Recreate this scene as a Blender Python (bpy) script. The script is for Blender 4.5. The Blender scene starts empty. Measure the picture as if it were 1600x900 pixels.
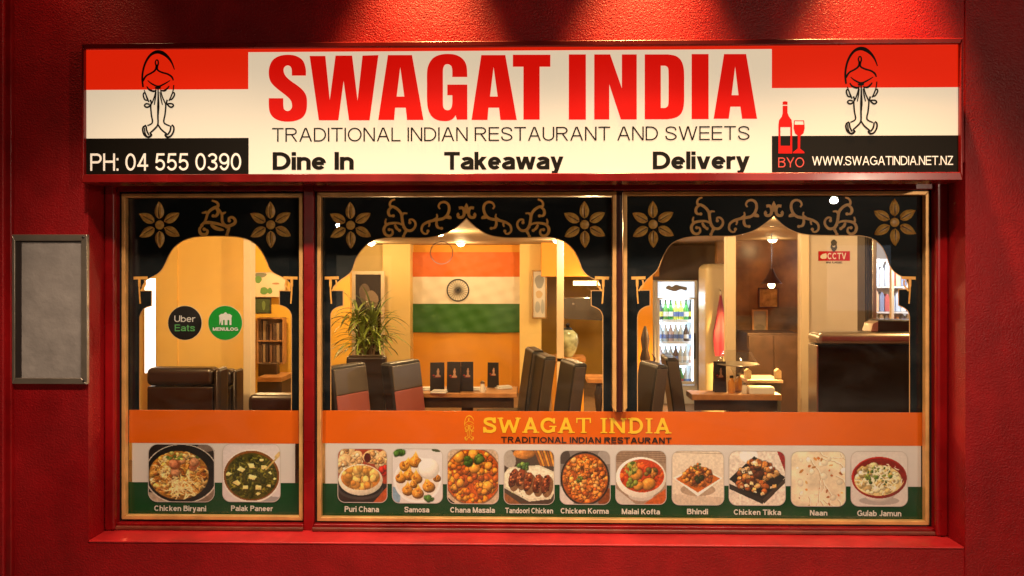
import bpy, bmesh, math, random
import numpy as np
from math import sin, cos, pi, radians as R
from mathutils import Vector, Matrix

S = bpy.context.scene
COL = S.collection
random.seed(7)

# ------------------------------------------------------------------ camera
YAW = R(1.19)
CAM = Vector((0.0, -4.0, 1.75))
F = 1200.0
HOR = 430.0
cd = bpy.data.cameras.new('camera')
cd.sensor_width = 36.0
cd.lens = 36.0 * F / 1600.0
cd.shift_y = -(450.0 - HOR) / 1600.0
cd.clip_start = 0.05
cd.clip_end = 500.0
co = bpy.data.objects.new('camera', cd)
co.location = CAM
co.rotation_euler = (pi / 2, 0, YAW)
COL.objects.link(co)
S.camera = co

# ------------------------------------------------------------------ world, lights, exposure
w = bpy.data.worlds.new('World')
S.world = w
w.use_nodes = True
nt = w.node_tree
sky = nt.nodes.new('ShaderNodeTexSky')
sky.sky_type = 'NISHITA'
sky.sun_disc = False
sky.sun_elevation = R(-3.0)
sky.sun_rotation = R(200)
nt.links.new(sky.outputs[0], nt.nodes['Background'].inputs[0])
nt.nodes['Background'].inputs[1].default_value = 0.012

S.view_settings.view_transform = 'Standard'
S.view_settings.look = 'None'
S.view_settings.exposure = 0.0
S.view_settings.gamma = 1.0
S.cycles.use_denoising = True
S.cycles.denoiser = 'OPENIMAGEDENOISE'
S.cycles.denoising_input_passes = 'RGB_ALBEDO_NORMAL'
S.cycles.max_bounces = 8
S.cycles.diffuse_bounces = 4
S.cycles.glossy_bounces = 4
S.cycles.transparent_max_bounces = 16
S.cycles.caustics_reflective = False
S.cycles.caustics_refractive = False
S.cycles.sample_clamp_indirect = 4.0


def lamp(name, kind, loc, power, col, radius=0.05, aim=None, cone=None, blend=0.5, parent=None):
    l = bpy.data.lights.new(name, kind)
    l.energy = power
    l.color = col
    if kind == 'AREA':
        l.shape = 'DISK'
        l.size = radius * 2
    else:
        l.shadow_soft_size = radius
    if kind == 'SPOT':
        l.spot_size = R(cone)
        l.spot_blend = blend
    o = bpy.data.objects.new(name, l)
    o.location = loc
    if aim is not None:
        o.rotation_euler = (Vector(aim) - Vector(loc)).to_track_quat('-Z', 'Y').to_euler()
    COL.objects.link(o)
    if parent is not None:
        o.parent = parent
    return o


WARM = (1.0, 0.66, 0.29)
INDOOR = 1.25
# lamps in the canopy over the pavement, just above the frame
for x in (-1.55, -0.5, 0.5, 1.55):
    lamp('canopy_lamp', 'SPOT', (x, -1.55, 3.3), 215, (1.0, 0.74, 0.50), 0.06, (x * .95, -0.9, 0.0), 112, 0.85)
# three wall-washing lamps tight above the sign
for x, e in ((-0.53, 780), (0.60, 820), (1.70, 860)):
    lamp('wall_wash_lamp', 'SPOT', (x, -0.43, 4.0), e, (1.0, 0.50, 0.17), 0.04, (x, -0.38, 2.8), 50, 1.0)
lamp('wall_wash_lamp', 'SPOT', (-2.3, -0.43, 4.0), 60, (1.0, 0.62, 0.30), 0.04, (-2.3, -0.36, 2.8), 60, 1.0)
# street lamp across the pavement
lamp('street_lamp', 'POINT', (4.2, -6.6, 2.78), 380, (1.0, 0.80, 0.58), 0.05)
lamp('street_lamp', 'POINT', (-2.55, -6.2, 2.42), 20, (1.0, 0.80, 0.58), 0.025)


# ------------------------------------------------------------------ helpers
def ray(px, py):
    a = (px - 800.0) / F
    b = (HOR - py) / F
    return Vector((-sin(YAW) + cos(YAW) * a, cos(YAW) + sin(YAW) * a, b))


def P(px, py, Y):
    r = ray(px, py)
    t = (Y - CAM.y) / r.y
    return CAM.x + t * r.x, CAM.z + t * r.z


def X(px, Y):
    return P(px, HOR, Y)[0]


def Z(py, Y, px=800):
    return P(px, py, Y)[1]


def lin(c):
    return tuple((v / 255.0 / 12.92) if v / 255.0 <= 0.04045 else ((v / 255.0 + 0.055) / 1.055) ** 2.4 for v in c)


MATS = {}


def mat(name, col, rough=0.5, metal=0.0, emit=None, estr=0.0, bump=None, var=0.0, varscale=6.0, spec=0.5, coat=0.0):
    if name in MATS:
        return MATS[name]
    m = bpy.data.materials.new(name)
    m.use_nodes = True
    t = m.node_tree
    b = t.nodes['Principled BSDF']
    b.inputs['Base Color'].default_value = (*col, 1)
    b.inputs['Roughness'].default_value = rough
    b.inputs['Metallic'].default_value = metal
    b.inputs['Specular IOR Level'].default_value = spec
    b.inputs['Coat Weight'].default_value = coat
    if emit:
        b.inputs['Emission Color'].default_value = (*emit, 1)
        b.inputs['Emission Strength'].default_value = estr
    tc = t.nodes.new('ShaderNodeTexCoord')
    if var:
        n = t.nodes.new('ShaderNodeTexNoise')
        n.inputs['Scale'].default_value = varscale
        n.inputs['Detail'].default_value = 5
        t.links.new(tc.outputs['Object'], n.inputs['Vector'])
        r = t.nodes.new('ShaderNodeValToRGB')
        r.color_ramp.elements[0].position = 0.3
        r.color_ramp.elements[1].position = 0.7
        r.color_ramp.elements[0].color = (*[c * (1 - var) for c in col], 1)
        r.color_ramp.elements[1].color = (*[min(1, c * (1 + var)) for c in col], 1)
        t.links.new(n.outputs['Fac'], r.inputs['Fac'])
        t.links.new(r.outputs['Color'], b.inputs['Base Color'])
    if bump:
        sc, st, di = bump
        n = t.nodes.new('ShaderNodeTexNoise')
        n.inputs['Scale'].default_value = sc
        n.inputs['Detail'].default_value = 3
        t.links.new(tc.outputs['Object'], n.inputs['Vector'])
        bp = t.nodes.new('ShaderNodeBump')
        bp.inputs['Strength'].default_value = st
        bp.inputs['Distance'].default_value = di
        t.links.new(n.outputs['Fac'], bp.inputs['Height'])
        t.links.new(bp.outputs['Normal'], b.inputs['Normal'])
    MATS[name] = m
    return m


def glass_mat(name, tint=(1, 1, 1), ior=1.45, rough=0.0, dust=0.0):
    m = bpy.data.materials.new(name)
    m.use_nodes = True
    t = m.node_tree
    t.nodes.remove(t.nodes['Principled BSDF'])
    tr = t.nodes.new('ShaderNodeBsdfTransparent')
    tr.inputs[0].default_value = (*tint, 1)
    g = t.nodes.new('ShaderNodeBsdfGlossy')
    g.inputs['Roughness'].default_value = rough
    # Schlick reflectance, the same from both sides of the sheet
    r0 = ((ior - 1) / (ior + 1)) ** 2
    lw = t.nodes.new('ShaderNodeLayerWeight')
    lw.inputs['Blend'].default_value = 0.5
    pw = t.nodes.new('ShaderNodeMath')
    pw.operation = 'POWER'
    pw.inputs[1].default_value = 5.0
    t.links.new(lw.outputs['Facing'], pw.inputs[0])
    f = t.nodes.new('ShaderNodeMath')
    f.operation = 'MULTIPLY_ADD'
    f.inputs[1].default_value = 1.0 - r0
    f.inputs[2].default_value = r0
    t.links.new(pw.outputs[0], f.inputs[0])
    mx = t.nodes.new('ShaderNodeMixShader')
    t.links.new(f.outputs[0], mx.inputs[0])
    t.links.new(tr.outputs[0], mx.inputs[1])
    t.links.new(g.outputs[0], mx.inputs[2])
    out = mx.outputs[0]
    if dust:
        # smears and dust: a thin diffuse film, patchy and streaked
        tc = t.nodes.new('ShaderNodeTexCoord')
        mp = t.nodes.new('ShaderNodeMapping')
        mp.inputs['Rotation'].default_value = (0, R(35), 0)
        mp.inputs['Scale'].default_value = (1, 1, 2)
        t.links.new(tc.outputs['Object'], mp.inputs['Vector'])
        n = t.nodes.new('ShaderNodeTexNoise')
        n.inputs['Scale'].default_value = 2.2
        n.inputs['Detail'].default_value = 9
        n.inputs['Roughness'].default_value = .65
        n.inputs['Distortion'].default_value = .6
        t.links.new(mp.outputs[0], n.inputs['Vector'])
        mr = t.nodes.new('ShaderNodeMapRange')
        mr.inputs['From Min'].default_value = .45
        mr.inputs['From Max'].default_value = .8
        mr.inputs['To Max'].default_value = dust
        t.links.new(n.outputs['Fac'], mr.inputs['Value'])
        df = t.nodes.new('ShaderNodeBsdfDiffuse')
        df.inputs[0].default_value = (.8, .78, .75, 1)
        m2 = t.nodes.new('ShaderNodeMixShader')
        t.links.new(mr.outputs[0], m2.inputs[0])
        t.links.new(out, m2.inputs[1])
        t.links.new(df.outputs[0], m2.inputs[2])
        out = m2.outputs[0]
    t.links.new(out, t.nodes['Material Output'].inputs[0])
    MATS[name] = m
    return m


class MB:
    """collects faces; build() links them as one mesh object"""

    def __init__(s):
        s.v, s.f = [], []
        s.k = 0

    def add(s, vs, fs):
        o = len(s.v)
        s.v += [tuple(a) for a in vs]
        s.f += [tuple(i + o for i in f) for f in fs]
        return s

    def box(s, x0, x1, y0, y1, z0, z1, M=None):
        x0, x1 = min(x0, x1), max(x0, x1)
        y0, y1 = min(y0, y1), max(y0, y1)
        z0, z1 = min(z0, z1), max(z0, z1)
        vs = [Vector(p) for p in ((x0, y0, z0), (x1, y0, z0), (x1, y1, z0), (x0, y1, z0),
                                  (x0, y0, z1), (x1, y0, z1), (x1, y1, z1), (x0, y1, z1))]
        if M is not None:
            vs = [M @ p for p in vs]
        return s.add(vs, [(3, 2, 1, 0), (4, 5, 6, 7), (0, 1, 5, 4), (1, 2, 6, 5), (2, 3, 7, 6), (3, 0, 4, 7)])

    def prism(s, pts, y0, y1):
        """polygon in (x, z), counter-clockwise seen from -Y, from y0 (front) to y1"""
        n = len(pts)
        a = sum(pts[i][0] * pts[(i + 1) % n][1] - pts[(i + 1) % n][0] * pts[i][1] for i in range(n))
        if a < 0:
            pts = pts[::-1]
        vs = [(p[0], y0, p[1]) for p in pts] + [(p[0], y1, p[1]) for p in pts]
        fs = [tuple(range(n)), tuple(range(2 * n - 1, n - 1, -1))]
        fs += [(i, i + n, (i + 1) % n + n, (i + 1) % n) for i in range(n)]
        return s.add(vs, fs)

    def lathe(s, prof, n=20, c=(0, 0, 0)):
        vs, fs = [], []
        for r, z in prof:
            for i in range(n):
                a = 2 * pi * i / n
                vs.append((c[0] + r * cos(a), c[1] + r * sin(a), c[2] + z))
        for j in range(len(prof) - 1):
            for i in range(n):
                fs.append((j * n + i, j * n + (i + 1) % n, (j + 1) * n + (i + 1) % n, (j + 1) * n + i))
        fs.append(tuple(range(n - 1, -1, -1)))
        fs.append(tuple((len(prof) - 1) * n + i for i in range(n)))
        return s.add(vs, fs)

    def tube(s, pts, r, n=8):
        pts = [Vector(p) for p in pts]
        vs, fs = [], []
        for i, p in enumerate(pts):
            t = (pts[min(i + 1, len(pts) - 1)] - pts[max(i - 1, 0)]).normalized()
            u = t.cross(Vector((0.31, 0.9, 0.17))).normalized()
            v = t.cross(u)
            rr = r[i] if isinstance(r, (list, tuple)) else r
            for k in range(n):
                a = 2 * pi * k / n
                vs.append(p + u * rr * cos(a) + v * rr * sin(a))
        for i in range(len(pts) - 1):
            for k in range(n):
                fs.append((i * n + k, i * n + (k + 1) % n, (i + 1) * n + (k + 1) % n, (i + 1) * n + k))
        fs.append(tuple(range(n - 1, -1, -1)))
        fs.append(tuple((len(pts) - 1) * n + k for k in range(n)))
        return s.add(vs, fs)

    def ribbon(s, pts, wd, Y, closed=False, step=0.00012):
        """flat stroke in the (x, z) plane, at depth Y, each stroke a hair in front of the one before"""
        y = Y - s.k * step
        s.k += 1
        p = np.array(pts, float)
        keep = [0] + [i for i in range(1, len(p)) if np.hypot(*(p[i] - p[i - 1])) > 1e-7]
        if hasattr(wd, '__len__'):
            wd = [wd[i] for i in keep]
        p = p[keep]
        n = len(p)
        if n < 2:
            return s
        ws = np.array(wd, float) / 2 if hasattr(wd, '__len__') else np.full(n, wd / 2)
        L, Rr = [], []
        for i in range(n):
            a = p[i] - p[i - 1] if (i > 0 or closed) else p[1] - p[0]
            b = p[(i + 1) % n] - p[i] if (i < n - 1 or closed) else p[i] - p[i - 1]
            a = a / (np.linalg.norm(a) + 1e-12)
            b = b / (np.linalg.norm(b) + 1e-12)
            na = np.array((-a[1], a[0]))
            nb = np.array((-b[1], b[0]))
            m = na + nb
            d = np.linalg.norm(m)
            m = na if d < 1e-6 else m / d
            k = ws[i] / max(0.45, float(np.dot(m, na)))
            L.append(p[i] + m * k)
            Rr.append(p[i] - m * k)
        vs = [(q[0], y, q[1]) for q in L] + [(q[0], y, q[1]) for q in Rr]
        fs = []
        for i in range(n if closed else n - 1):
            j = (i + 1) % n
            fs.append((i, n + i, n + j, j))
        return s.add(vs, fs)

    def fan(s, pts, Y):
        """filled convex-ish polygon sheet in (x, z) at depth Y"""
        n = len(pts)
        a = sum(pts[i][0] * pts[(i + 1) % n][1] - pts[(i + 1) % n][0] * pts[i][1] for i in range(n))
        if a < 0:
            pts = pts[::-1]
        return s.add([(p[0], Y, p[1]) for p in pts], [tuple(range(n))])

    def mesh(s, name):
        m = bpy.data.meshes.new(name)
        m.from_pydata(s.v, [], s.f)
        m.update()
        return m

    def build(s, name, material, parent=None, bevel=0, smooth=False, seg=2):
        return obj(name, s.mesh(name), material, parent, bevel, smooth, seg)


def obj(name, me, material, parent=None, bevel=0, smooth=False, seg=2):
    o = bpy.data.objects.new(name, me)
    me.materials.clear()
    if material is not None:
        me.materials.append(material)
    COL.objects.link(o)
    if parent is not None:
        o.parent = parent
        o.matrix_parent_inverse = Matrix.Translation(-parent.location) if parent.get('abs') else Matrix()
    if smooth or bevel:
        for p in me.polygons:
            p.use_smooth = True
        try:
            me.set_sharp_from_angle(angle=R(40))
        except Exception:
            pass
    if bevel:
        md = o.modifiers.new('bevel', 'BEVEL')
        md.width = bevel
        md.segments = seg
        md.limit_method = 'ANGLE'
        md.angle_limit = R(40)
        md.harden_normals = True
    return o


def thing(name, label, cat, loc=(0, 0, 0), rz=0.0, group=None, absolute=False):
    """an Empty at the thing's base; absolute=True: its parts are given in world coordinates"""
    o = bpy.data.objects.new(name, None)
    o.empty_display_size = 0.1
    o.location = loc
    o.rotation_euler = (0, 0, rz)
    COL.objects.link(o)
    if absolute:
        o['abs'] = 1
    return tag(o, label, cat, group)


def tag(o, label, cat, group=None):
    o['label'] = label
    o['category'] = cat
    if group:
        o['group'] = group
    return o


def struct(o):
    o['kind'] = 'structure'
    return o


def copy_tree(root, loc=None, rz=None, label=None):
    def cp(o, par):
        c = o.copy()
        COL.objects.link(c)
        if par is not None:
            c.parent = par
        for ch in [x for x in o.children]:
            cp(ch, c)
        return c
    c = cp(root, None)
    if loc is not None:
        c.location = loc
    if rz is not None:
        c.rotation_euler = (0, 0, rz)
    if label:
        c['label'] = label
    return c


def sm(pts, n=6, closed=False):
    """Catmull-Rom through points"""
    p = [np.array(q, float) for q in pts]
    N = len(p)
    out = []
    rng = range(N if closed else N - 1)
    for i in rng:
        if closed:
            a, b, c, d = p[(i - 1) % N], p[i], p[(i + 1) % N], p[(i + 2) % N]
        else:
            a, b, c, d = p[max(i - 1, 0)], p[i], p[i + 1], p[min(i + 2, N - 1)]
        for k in range(n):
            t = k / n
            out.append(tuple(0.5 * (2 * b + (c - a) * t + (2 * a - 5 * b + 4 * c - d) * t * t + (3 * b - a - 3 * c + d) * t ** 3)))
    if not closed:
        out.append(tuple(p[-1]))
    return out


def flat(name, loops, Y, thick, material, parent=None):
    """2D outline with holes, (x, z) loops, its front at depth Y and `thick` deep"""
    c = bpy.data.curves.new('outline', 'CURVE')
    c.dimensions = '2D'
    c.fill_mode = 'BOTH'
    c.extrude = thick / 2
    for lp in loops:
        sp = c.splines.new('POLY')
        sp.points.add(len(lp) - 1)
        for i, q in enumerate(lp):
            sp.points[i].co = (q[0], q[1], 0, 1)
        sp.use_cyclic_u = True
    t = bpy.data.objects.new('outline', c)
    COL.objects.link(t)
    dg = bpy.context.evaluated_depsgraph_get()
    me = bpy.data.meshes.new_from_object(t.evaluated_get(dg))
    bpy.data.objects.remove(t)
    me.transform(Matrix(((1, 0, 0, 0), (0, 0, -1, Y + thick / 2), (0, 1, 0, 0), (0, 0, 0, 1))))
    me.name = name
    return obj(name, me, material, parent)


def disc(cx, cz, r, n=40):
    return [(cx + r * cos(2 * pi * i / n), cz + r * sin(2 * pi * i / n)) for i in range(n)]


def rrect(x0, x1, z0, z1, r, n=6):
    out = []
    for cx, cz, a0 in ((x1 - r, z1 - r, 0), (x0 + r, z1 - r, 90), (x0 + r, z0 + r, 180), (x1 - r, z0 + r, 270)):
        for i in range(n + 1):
            a = R(a0 + 90 * i / n)
            out.append((cx + r * cos(a), cz + r * sin(a)))
    return out


# ------------------------------------------------------------------ lettering (a grotesque drawn as strokes)
CH, XH = 0.716, 0.519


def arc(cx, cy, rx, ry, a0, a1, n=14):
    return [(cx + rx * cos(R(a0 + (a1 - a0) * i / n)), cy + ry * sin(R(a0 + (a1 - a0) * i / n))) for i in range(n + 1)]


def glyph(c, w):
    """-> (width, [('p', points) | ('d', x0, y0, x1, y1)])"""
    h = w / 2
    H, x = CH, XH
    V = lambda a, z0=0, z1=H: ('d', a, z0, a, z1)
    B = lambda x0, x1, z: ('p', [(x0, z), (x1, z)])
    if c == 'A':
        W = .63; return W, [('d', h * 1.08, 0, W / 2 - .015, H), ('d', W - h * 1.08, 0, W / 2 + .015, H), B(.14, W - .14, .25)]
    if c == 'B':
        W = .55; return W, [V(h), ('p', [(h, H - h), (.28, H - h)] + arc(.30, .55, W - .33 - h, H - h - .55, 90, -90) + [(h, .385)]),
                            ('p', [(.28, .385)] + arc(.32, .385 / 2 + h / 2, W - .32 - h, (.385 - h) / 2, 90, -90) + [(h, h)])]
    if c == 'C':
        W = .62; return W, [('p', arc(W / 2, H / 2, W / 2 - h, H / 2 - h, 42, 318, 26))]
    if c == 'D':
        W = .60; return W, [V(h), ('p', [(h, H - h), (.24, H - h)] + arc(.24, H / 2, W - .24 - h, H / 2 - h, 90, -90, 18) + [(h, h)])]
    if c == 'E':
        W = .51; return W, [V(h), B(h, W, H - h), B(h, W - .03, .375), B(h, W, h)]
    if c == 'G':
        W = .67; return W, [('p', arc(W / 2, H / 2, W / 2 - h, H / 2 - h, 40, 322, 26) + [(W - h, .12), (W - h, .34), (W * .54, .34)])]
    if c == 'H':
        W = .56; return W, [V(h), V(W - h), B(h, W - h, .375)]
    if c == 'I':
        return w, [V(h)]
    if c == 'J':
        W = .40; return W, [('p', [(W - h, H), (W - h, .2)] + arc(W / 2, .2, W / 2 - h, .2 - h, 0, -165))]
    if c == 'K':
        W = .58; return W, [V(h), ('d', h, .25, W - h * 1.4, H), ('d', W - h * 1.3, 0, .2, .42)]
    if c == 'L':
        W = .45; return W, [V(h), B(h, W, h)]
    if c == 'M':
        W = .68; return W, [V(h), V(W - h), ('d', h, H, W / 2, 0), ('d', W - h, H, W / 2, 0)]
    if c == 'N':
        W = .56; return W, [V(h), V(W - h), ('d', h * 1.1, H, W - h * 1.1, 0)]
    if c == 'O':
        W = .68; return W, [('c', arc(W / 2, H / 2, W / 2 - h, H / 2 - h, 0, 360, 32)[:-1])]
    if c == 'P':
        W = .54; return W, [V(h), ('p', [(h, H - h), (.3, H - h)] + arc(.32, .51, W - .32 - h, H - h - .51, 90, -90) + [(h, 1.02 - H + h)])]
    if c == 'R':
        W = .59; return W, [V(h), ('p', [(h, H - h), (.3, H - h)] + arc(.33, .525, W - .36 - h, H - h - .525, 90, -90) + [(h, 1.05 - H + h)]),
                            ('d', W - h * 1.15, 0, .32, .34)]
    if c == 'S':
        W = .56
        return W, [('p', sm([(W - h - .01, .50), (W * .83, .63), (W / 2, H - h), (W * .19, .635), (h + .02, .53), (W * .2, .425), (W / 2, .37),
                             (W * .8, .295), (W - h, .19), (W * .82, .085), (W / 2, h), (W * .17, .085), (h, .23)], 5))]
    if c == 'T':
        W = .57; return W, [V(W / 2), B(0, W, H - h)]
    if c == 'U':
        W = .56; return W, [('p', [(h, H), (h, .25)] + arc(W / 2, .25, W / 2 - h, .25 - h, 180, 360) + [(W - h, H)])]
    if c == 'V':
        W = .62; return W, [('d', h * 1.08, H, W / 2 - .01, 0), ('d', W - h * 1.08, H, W / 2 + .01, 0)]
    if c == 'W':
        W = .90; return W, [('d', h, H, W * .27, 0), ('d', W * .49, H, W * .27, 0), ('d', W * .51, H, W * .73, 0), ('d', W - h, H, W * .73, 0)]
    if c == 'Y':
        W = .60; return W, [V(W / 2, 0, .33), ('d', W / 2, .29, h * 1.2, H), ('d', W / 2, .29, W - h * 1.2, H)]
    if c == 'Z':
        W = .53; return W, [B(.02, W - .02, H - h), B(0, W, h), ('d', h * 1.5, h, W - h * 1.5, H - h)]
    if c == '0':
        W = .49; return W, [('c', arc(W / 2, H / 2, W / 2 - h, H / 2 - h, 0, 360, 28)[:-1])]
    if c == '3':
        W = .48; return W, [('p', arc(W / 2, .53, W / 2 - h - .02, H - h - .53, 165, -80) + [(.2, .385)]),
                            ('p', [(.2, .383)] + arc(W / 2, .20, W / 2 - h, .20 - h, 85, -165))]
    if c == '4':
        W = .51; return W, [V(W - .15), B(0, W, .205), ('d', h * 1.2, .2, W - .15, H)]
    if c == '5':
        W = .48; return W, [('p', [(W - .03, H - h), (.12, H - h), (.075, .36)] + arc(W / 2, .235, W / 2 - h, .235 - h, 140, -160))]
    if c == '9':
        W = .48; return W, [('c', arc(W / 2, .48, W / 2 - h, H - h - .48, 0, 360, 24)[:-1]), ('p', [(W - h, .48), (W - h, .33)] + arc(W / 2, .33, W / 2 - h, .33 - h, 0, -150))]
    if c == '.':
        return w * 1.05, [V(h, 0, w)]
    if c == ':':
        return w * 1.05, [V(h, 0, w), V(h, x - w, x)]
    # lower case
    if c == 'a':
        W = .47; return W, [('p', [(W - h, 0), (W - h, .35)] + arc(W / 2, .35, W / 2 - h, x - .35 - h, 0, 158)),
                            ('p', sm([(W - h, .30), (.25, .28), (h + .02, .215), (h, .14), (h + .05, h + .01), (.2, h), (W - .13, .085), (W - h, .2)], 4))]
    if c == 'b':
        W = .48; return W, [V(h), ('c', arc(W / 2, x / 2, W / 2 - h, x / 2 - h, 0, 360, 26)[:-1])]
    if c == 'c':
        W = .46; return W, [('p', arc(W / 2, x / 2, W / 2 - h, x / 2 - h, 42, 318, 24))]
    if c == 'd':
        W = .48; return W, [V(W - h), ('c', arc(W / 2, x / 2, W / 2 - h, x / 2 - h, 0, 360, 26)[:-1])]
    if c == 'e':
        W = .48; return W, [B(h, W - h, .262), ('p', arc(W / 2, x / 2, W / 2 - h, x / 2 - h, 2, 320, 26))]
    if c == 'f':
        W = .28; return W, [('p', [(.13, 0), (.13, .56)] + arc(.13 + .13, .56, .13, H - h - .56, 180, 85)), B(0, W - .02, x - h)]
    if c == 'h':
        W = .46; return W, [V(h), ('p', [(h, .25)] + arc(W / 2, .32, W / 2 - h, x - .32 - h, 180, 0) + [(W - h, 0)])]
    if c == 'i':
        return w, [V(h, 0, x), V(h, H - w * 1.02, H)]
    if c == 'k':
        W = .46; return W, [V(h), ('d', h, .17, W - h * 1.4, x), ('d', W - h * 1.3, 0, .18, .32)]
    if c == 'l':
        return w, [V(h)]
    if c == 'm':
        W = .74; q = (W + w) / 2
        return W, [V(h, 0, x), ('p', [(h, .25)] + arc(q / 2, .34, q / 2 - h, x - .34 - h, 180, 0) + [(q - h, 0)]),
                   ('p', [(q - h, .25)] + arc((q - w + W) / 2, .34, (W - q) / 2, x - .34 - h, 180, 0) + [(W - h, 0)])]
    if c == 'n':
        W = .46; return W, [V(h, 0, x), ('p', [(h, .25)] + arc(W / 2, .32, W / 2 - h, x - .32 - h, 180, 0) + [(W - h, 0)])]
    if c == 'o':
        W = .50; return W, [('c', arc(W / 2, x / 2, W / 2 - h, x / 2 - h, 0, 360, 26)[:-1])]
    if c == 'r':
        W = .29; return W, [V(h, 0, x), ('p', [(h, .25)] + arc(.27, .30, .27 - h, x - .30 - h, 180, 80))]
    if c == 's':
        W = .44
        return W, [('p', sm([(W - h - .01, .365), (W * .8, .45), (W / 2, x - h), (W * .2, .46), (h + .02, .38), (W * .25, .3), (W / 2, .265),
                             (W * .78, .215), (W - h, .14), (W * .8, .06), (W / 2, h), (W * .18, .06), (h, .16)], 4))]
    if c == 't':
        W = .27; return W, [('p', [(.12, .66), (.12, .12)] + arc(.23, .12, .11, .12 - h, 180, 285)), B(0, W - .01, x - h)]
    if c == 'u':
        W = .46; return W, [V(W - h, 0, x), ('p', [(h, x), (h, .2)] + arc(W / 2, .2, W / 2 - h, .2 - h, 180, 360))]
    if c == 'v':
        W = .48; return W, [('d', h * 1.1, x, W / 2, 0), ('d', W - h * 1.1, x, W / 2, 0)]
    if c == 'w':
        W = .72; return W, [('d', h, x, W * .28, 0), ('d', W * .5, x, W * .28, 0), ('d', W * .5, x, W * .72, 0), ('d', W - h, x, W * .72, 0)]
    if c == 'y':
        W = .48; return W, [('d', h * 1.1, x, W / 2, 0), ('d', W - h * 1.1, x, W / 2 - .075, -.2), B(.05, .17, -.2 + h)]
    return .2, []


def text(name, s, px0, px1, base, cap, Y, weight, material, parent=None, track=0.07):
    """a line of lettering filling px0..px1, from baseline to cap height (photo pixels on the plane Y)"""
    pen = 0.0
    ops = []
    for ch in s:
        if ch == ' ':
            pen += .25
            continue
        W, g = glyph(ch, weight)
        ops.append((pen, g))
        pen += W + track + (.0 if weight < .12 else -.015)
    pen -= track
    xm = (px0 + px1) / 2
    x0, x1 = X(px0, Y), X(px1, Y)
    zb, zt = Z(base, Y, xm), Z(cap, Y, xm)
    kx, kz = (x1 - x0) / pen, (zt - zb) / CH
    m = MB()
    for p0, g in ops:
        for op in g:
            if op[0] == 'd':
                _, a, b, c, d = op
                L = math.hypot(c - a, d - b)
                hw = weight / 2 * L / abs(d - b)
                pts = [(a - hw, b), (a + hw, b), (c + hw, d), (c - hw, d)]
                y = Y - m.k * .00004
                m.k += 1
                m.fan([(x0 + (p0 + q[0]) * kx, zb + q[1] * kz) for q in pts], y)
            else:
                pts = [(p0 + q[0], q[1]) for q in op[1]]
                q = MB()
                q.ribbon(pts, weight, 0, closed=(op[0] == 'c'))
                y = Y - m.k * .00004
                m.k += 1
                m.add([(x0 + v[0] * kx, y, zb + v[2] * kz) for v in q.v], q.f)
    return m.build(name, material, parent)


# ------------------------------------------------------------------ materials
RED = (0.29, 0.0035, 0.0065)
M_stucco = mat('red stucco', RED, 0.40, bump=(125, 0.7, 0.006), var=0.12, varscale=9, spec=.36)


def weather(m, amount, rough=(0.32, 0.55)):
    """patchy repainting, faint vertical dirt runs and uneven gloss on a painted surface"""
    t = m.node_tree
    b = t.nodes['Principled BSDF']
    src = b.inputs['Base Color'].links[0].from_socket if b.inputs['Base Color'].links else None
    tc = t.nodes.new('ShaderNodeTexCoord')
    mp = t.nodes.new('ShaderNodeMapping')
    mp.inputs['Scale'].default_value = (4, 4, 1.1)
    t.links.new(tc.outputs['Object'], mp.inputs['Vector'])
    n1 = t.nodes.new('ShaderNodeTexNoise')
    n1.inputs['Scale'].default_value = 1.6
    n1.inputs['Detail'].default_value = 6
    t.links.new(mp.outputs[0], n1.inputs['Vector'])
    n2 = t.nodes.new('ShaderNodeTexNoise')
    n2.inputs['Scale'].default_value = 1.9
    n2.inputs['Detail'].default_value = 7
    t.links.new(tc.outputs['Object'], n2.inputs['Vector'])
    mul = t.nodes.new('ShaderNodeMath')
    mul.operation = 'MULTIPLY'
    t.links.new(n1.outputs['Fac'], mul.inputs[0])
    t.links.new(n2.outputs['Fac'], mul.inputs[1])
    mr = t.nodes.new('ShaderNodeMapRange')
    mr.inputs['From Min'].default_value = .12
    mr.inputs['From Max'].default_value = .40
    mr.inputs['To Min'].default_value = 1 - amount
    mr.inputs['To Max'].default_value = 1 + amount * .5
    t.links.new(mul.outputs[0], mr.inputs['Value'])
    mx = t.nodes.new('ShaderNodeMix')
    mx.data_type = 'RGBA'
    mx.blend_type = 'MULTIPLY'
    mx.inputs['Factor'].default_value = 1
    if src:
        t.links.new(src, mx.inputs['A'])
    else:
        mx.inputs['A'].default_value = b.inputs['Base Color'].default_value
    t.links.new(mr.outputs[0], mx.inputs['B'])
    t.links.new(mx.outputs['Result'], b.inputs['Base Color'])
    rr = t.nodes.new('ShaderNodeMapRange')
    rr.inputs['From Min'].default_value = .3
    rr.inputs['From Max'].default_value = .7
    rr.inputs['To Min'].default_value = rough[0]
    rr.inputs['To Max'].default_value = rough[1]
    t.links.new(n2.outputs['Fac'], rr.inputs['Value'])
    t.links.new(rr.outputs[0], b.inputs['Roughness'])


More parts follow.
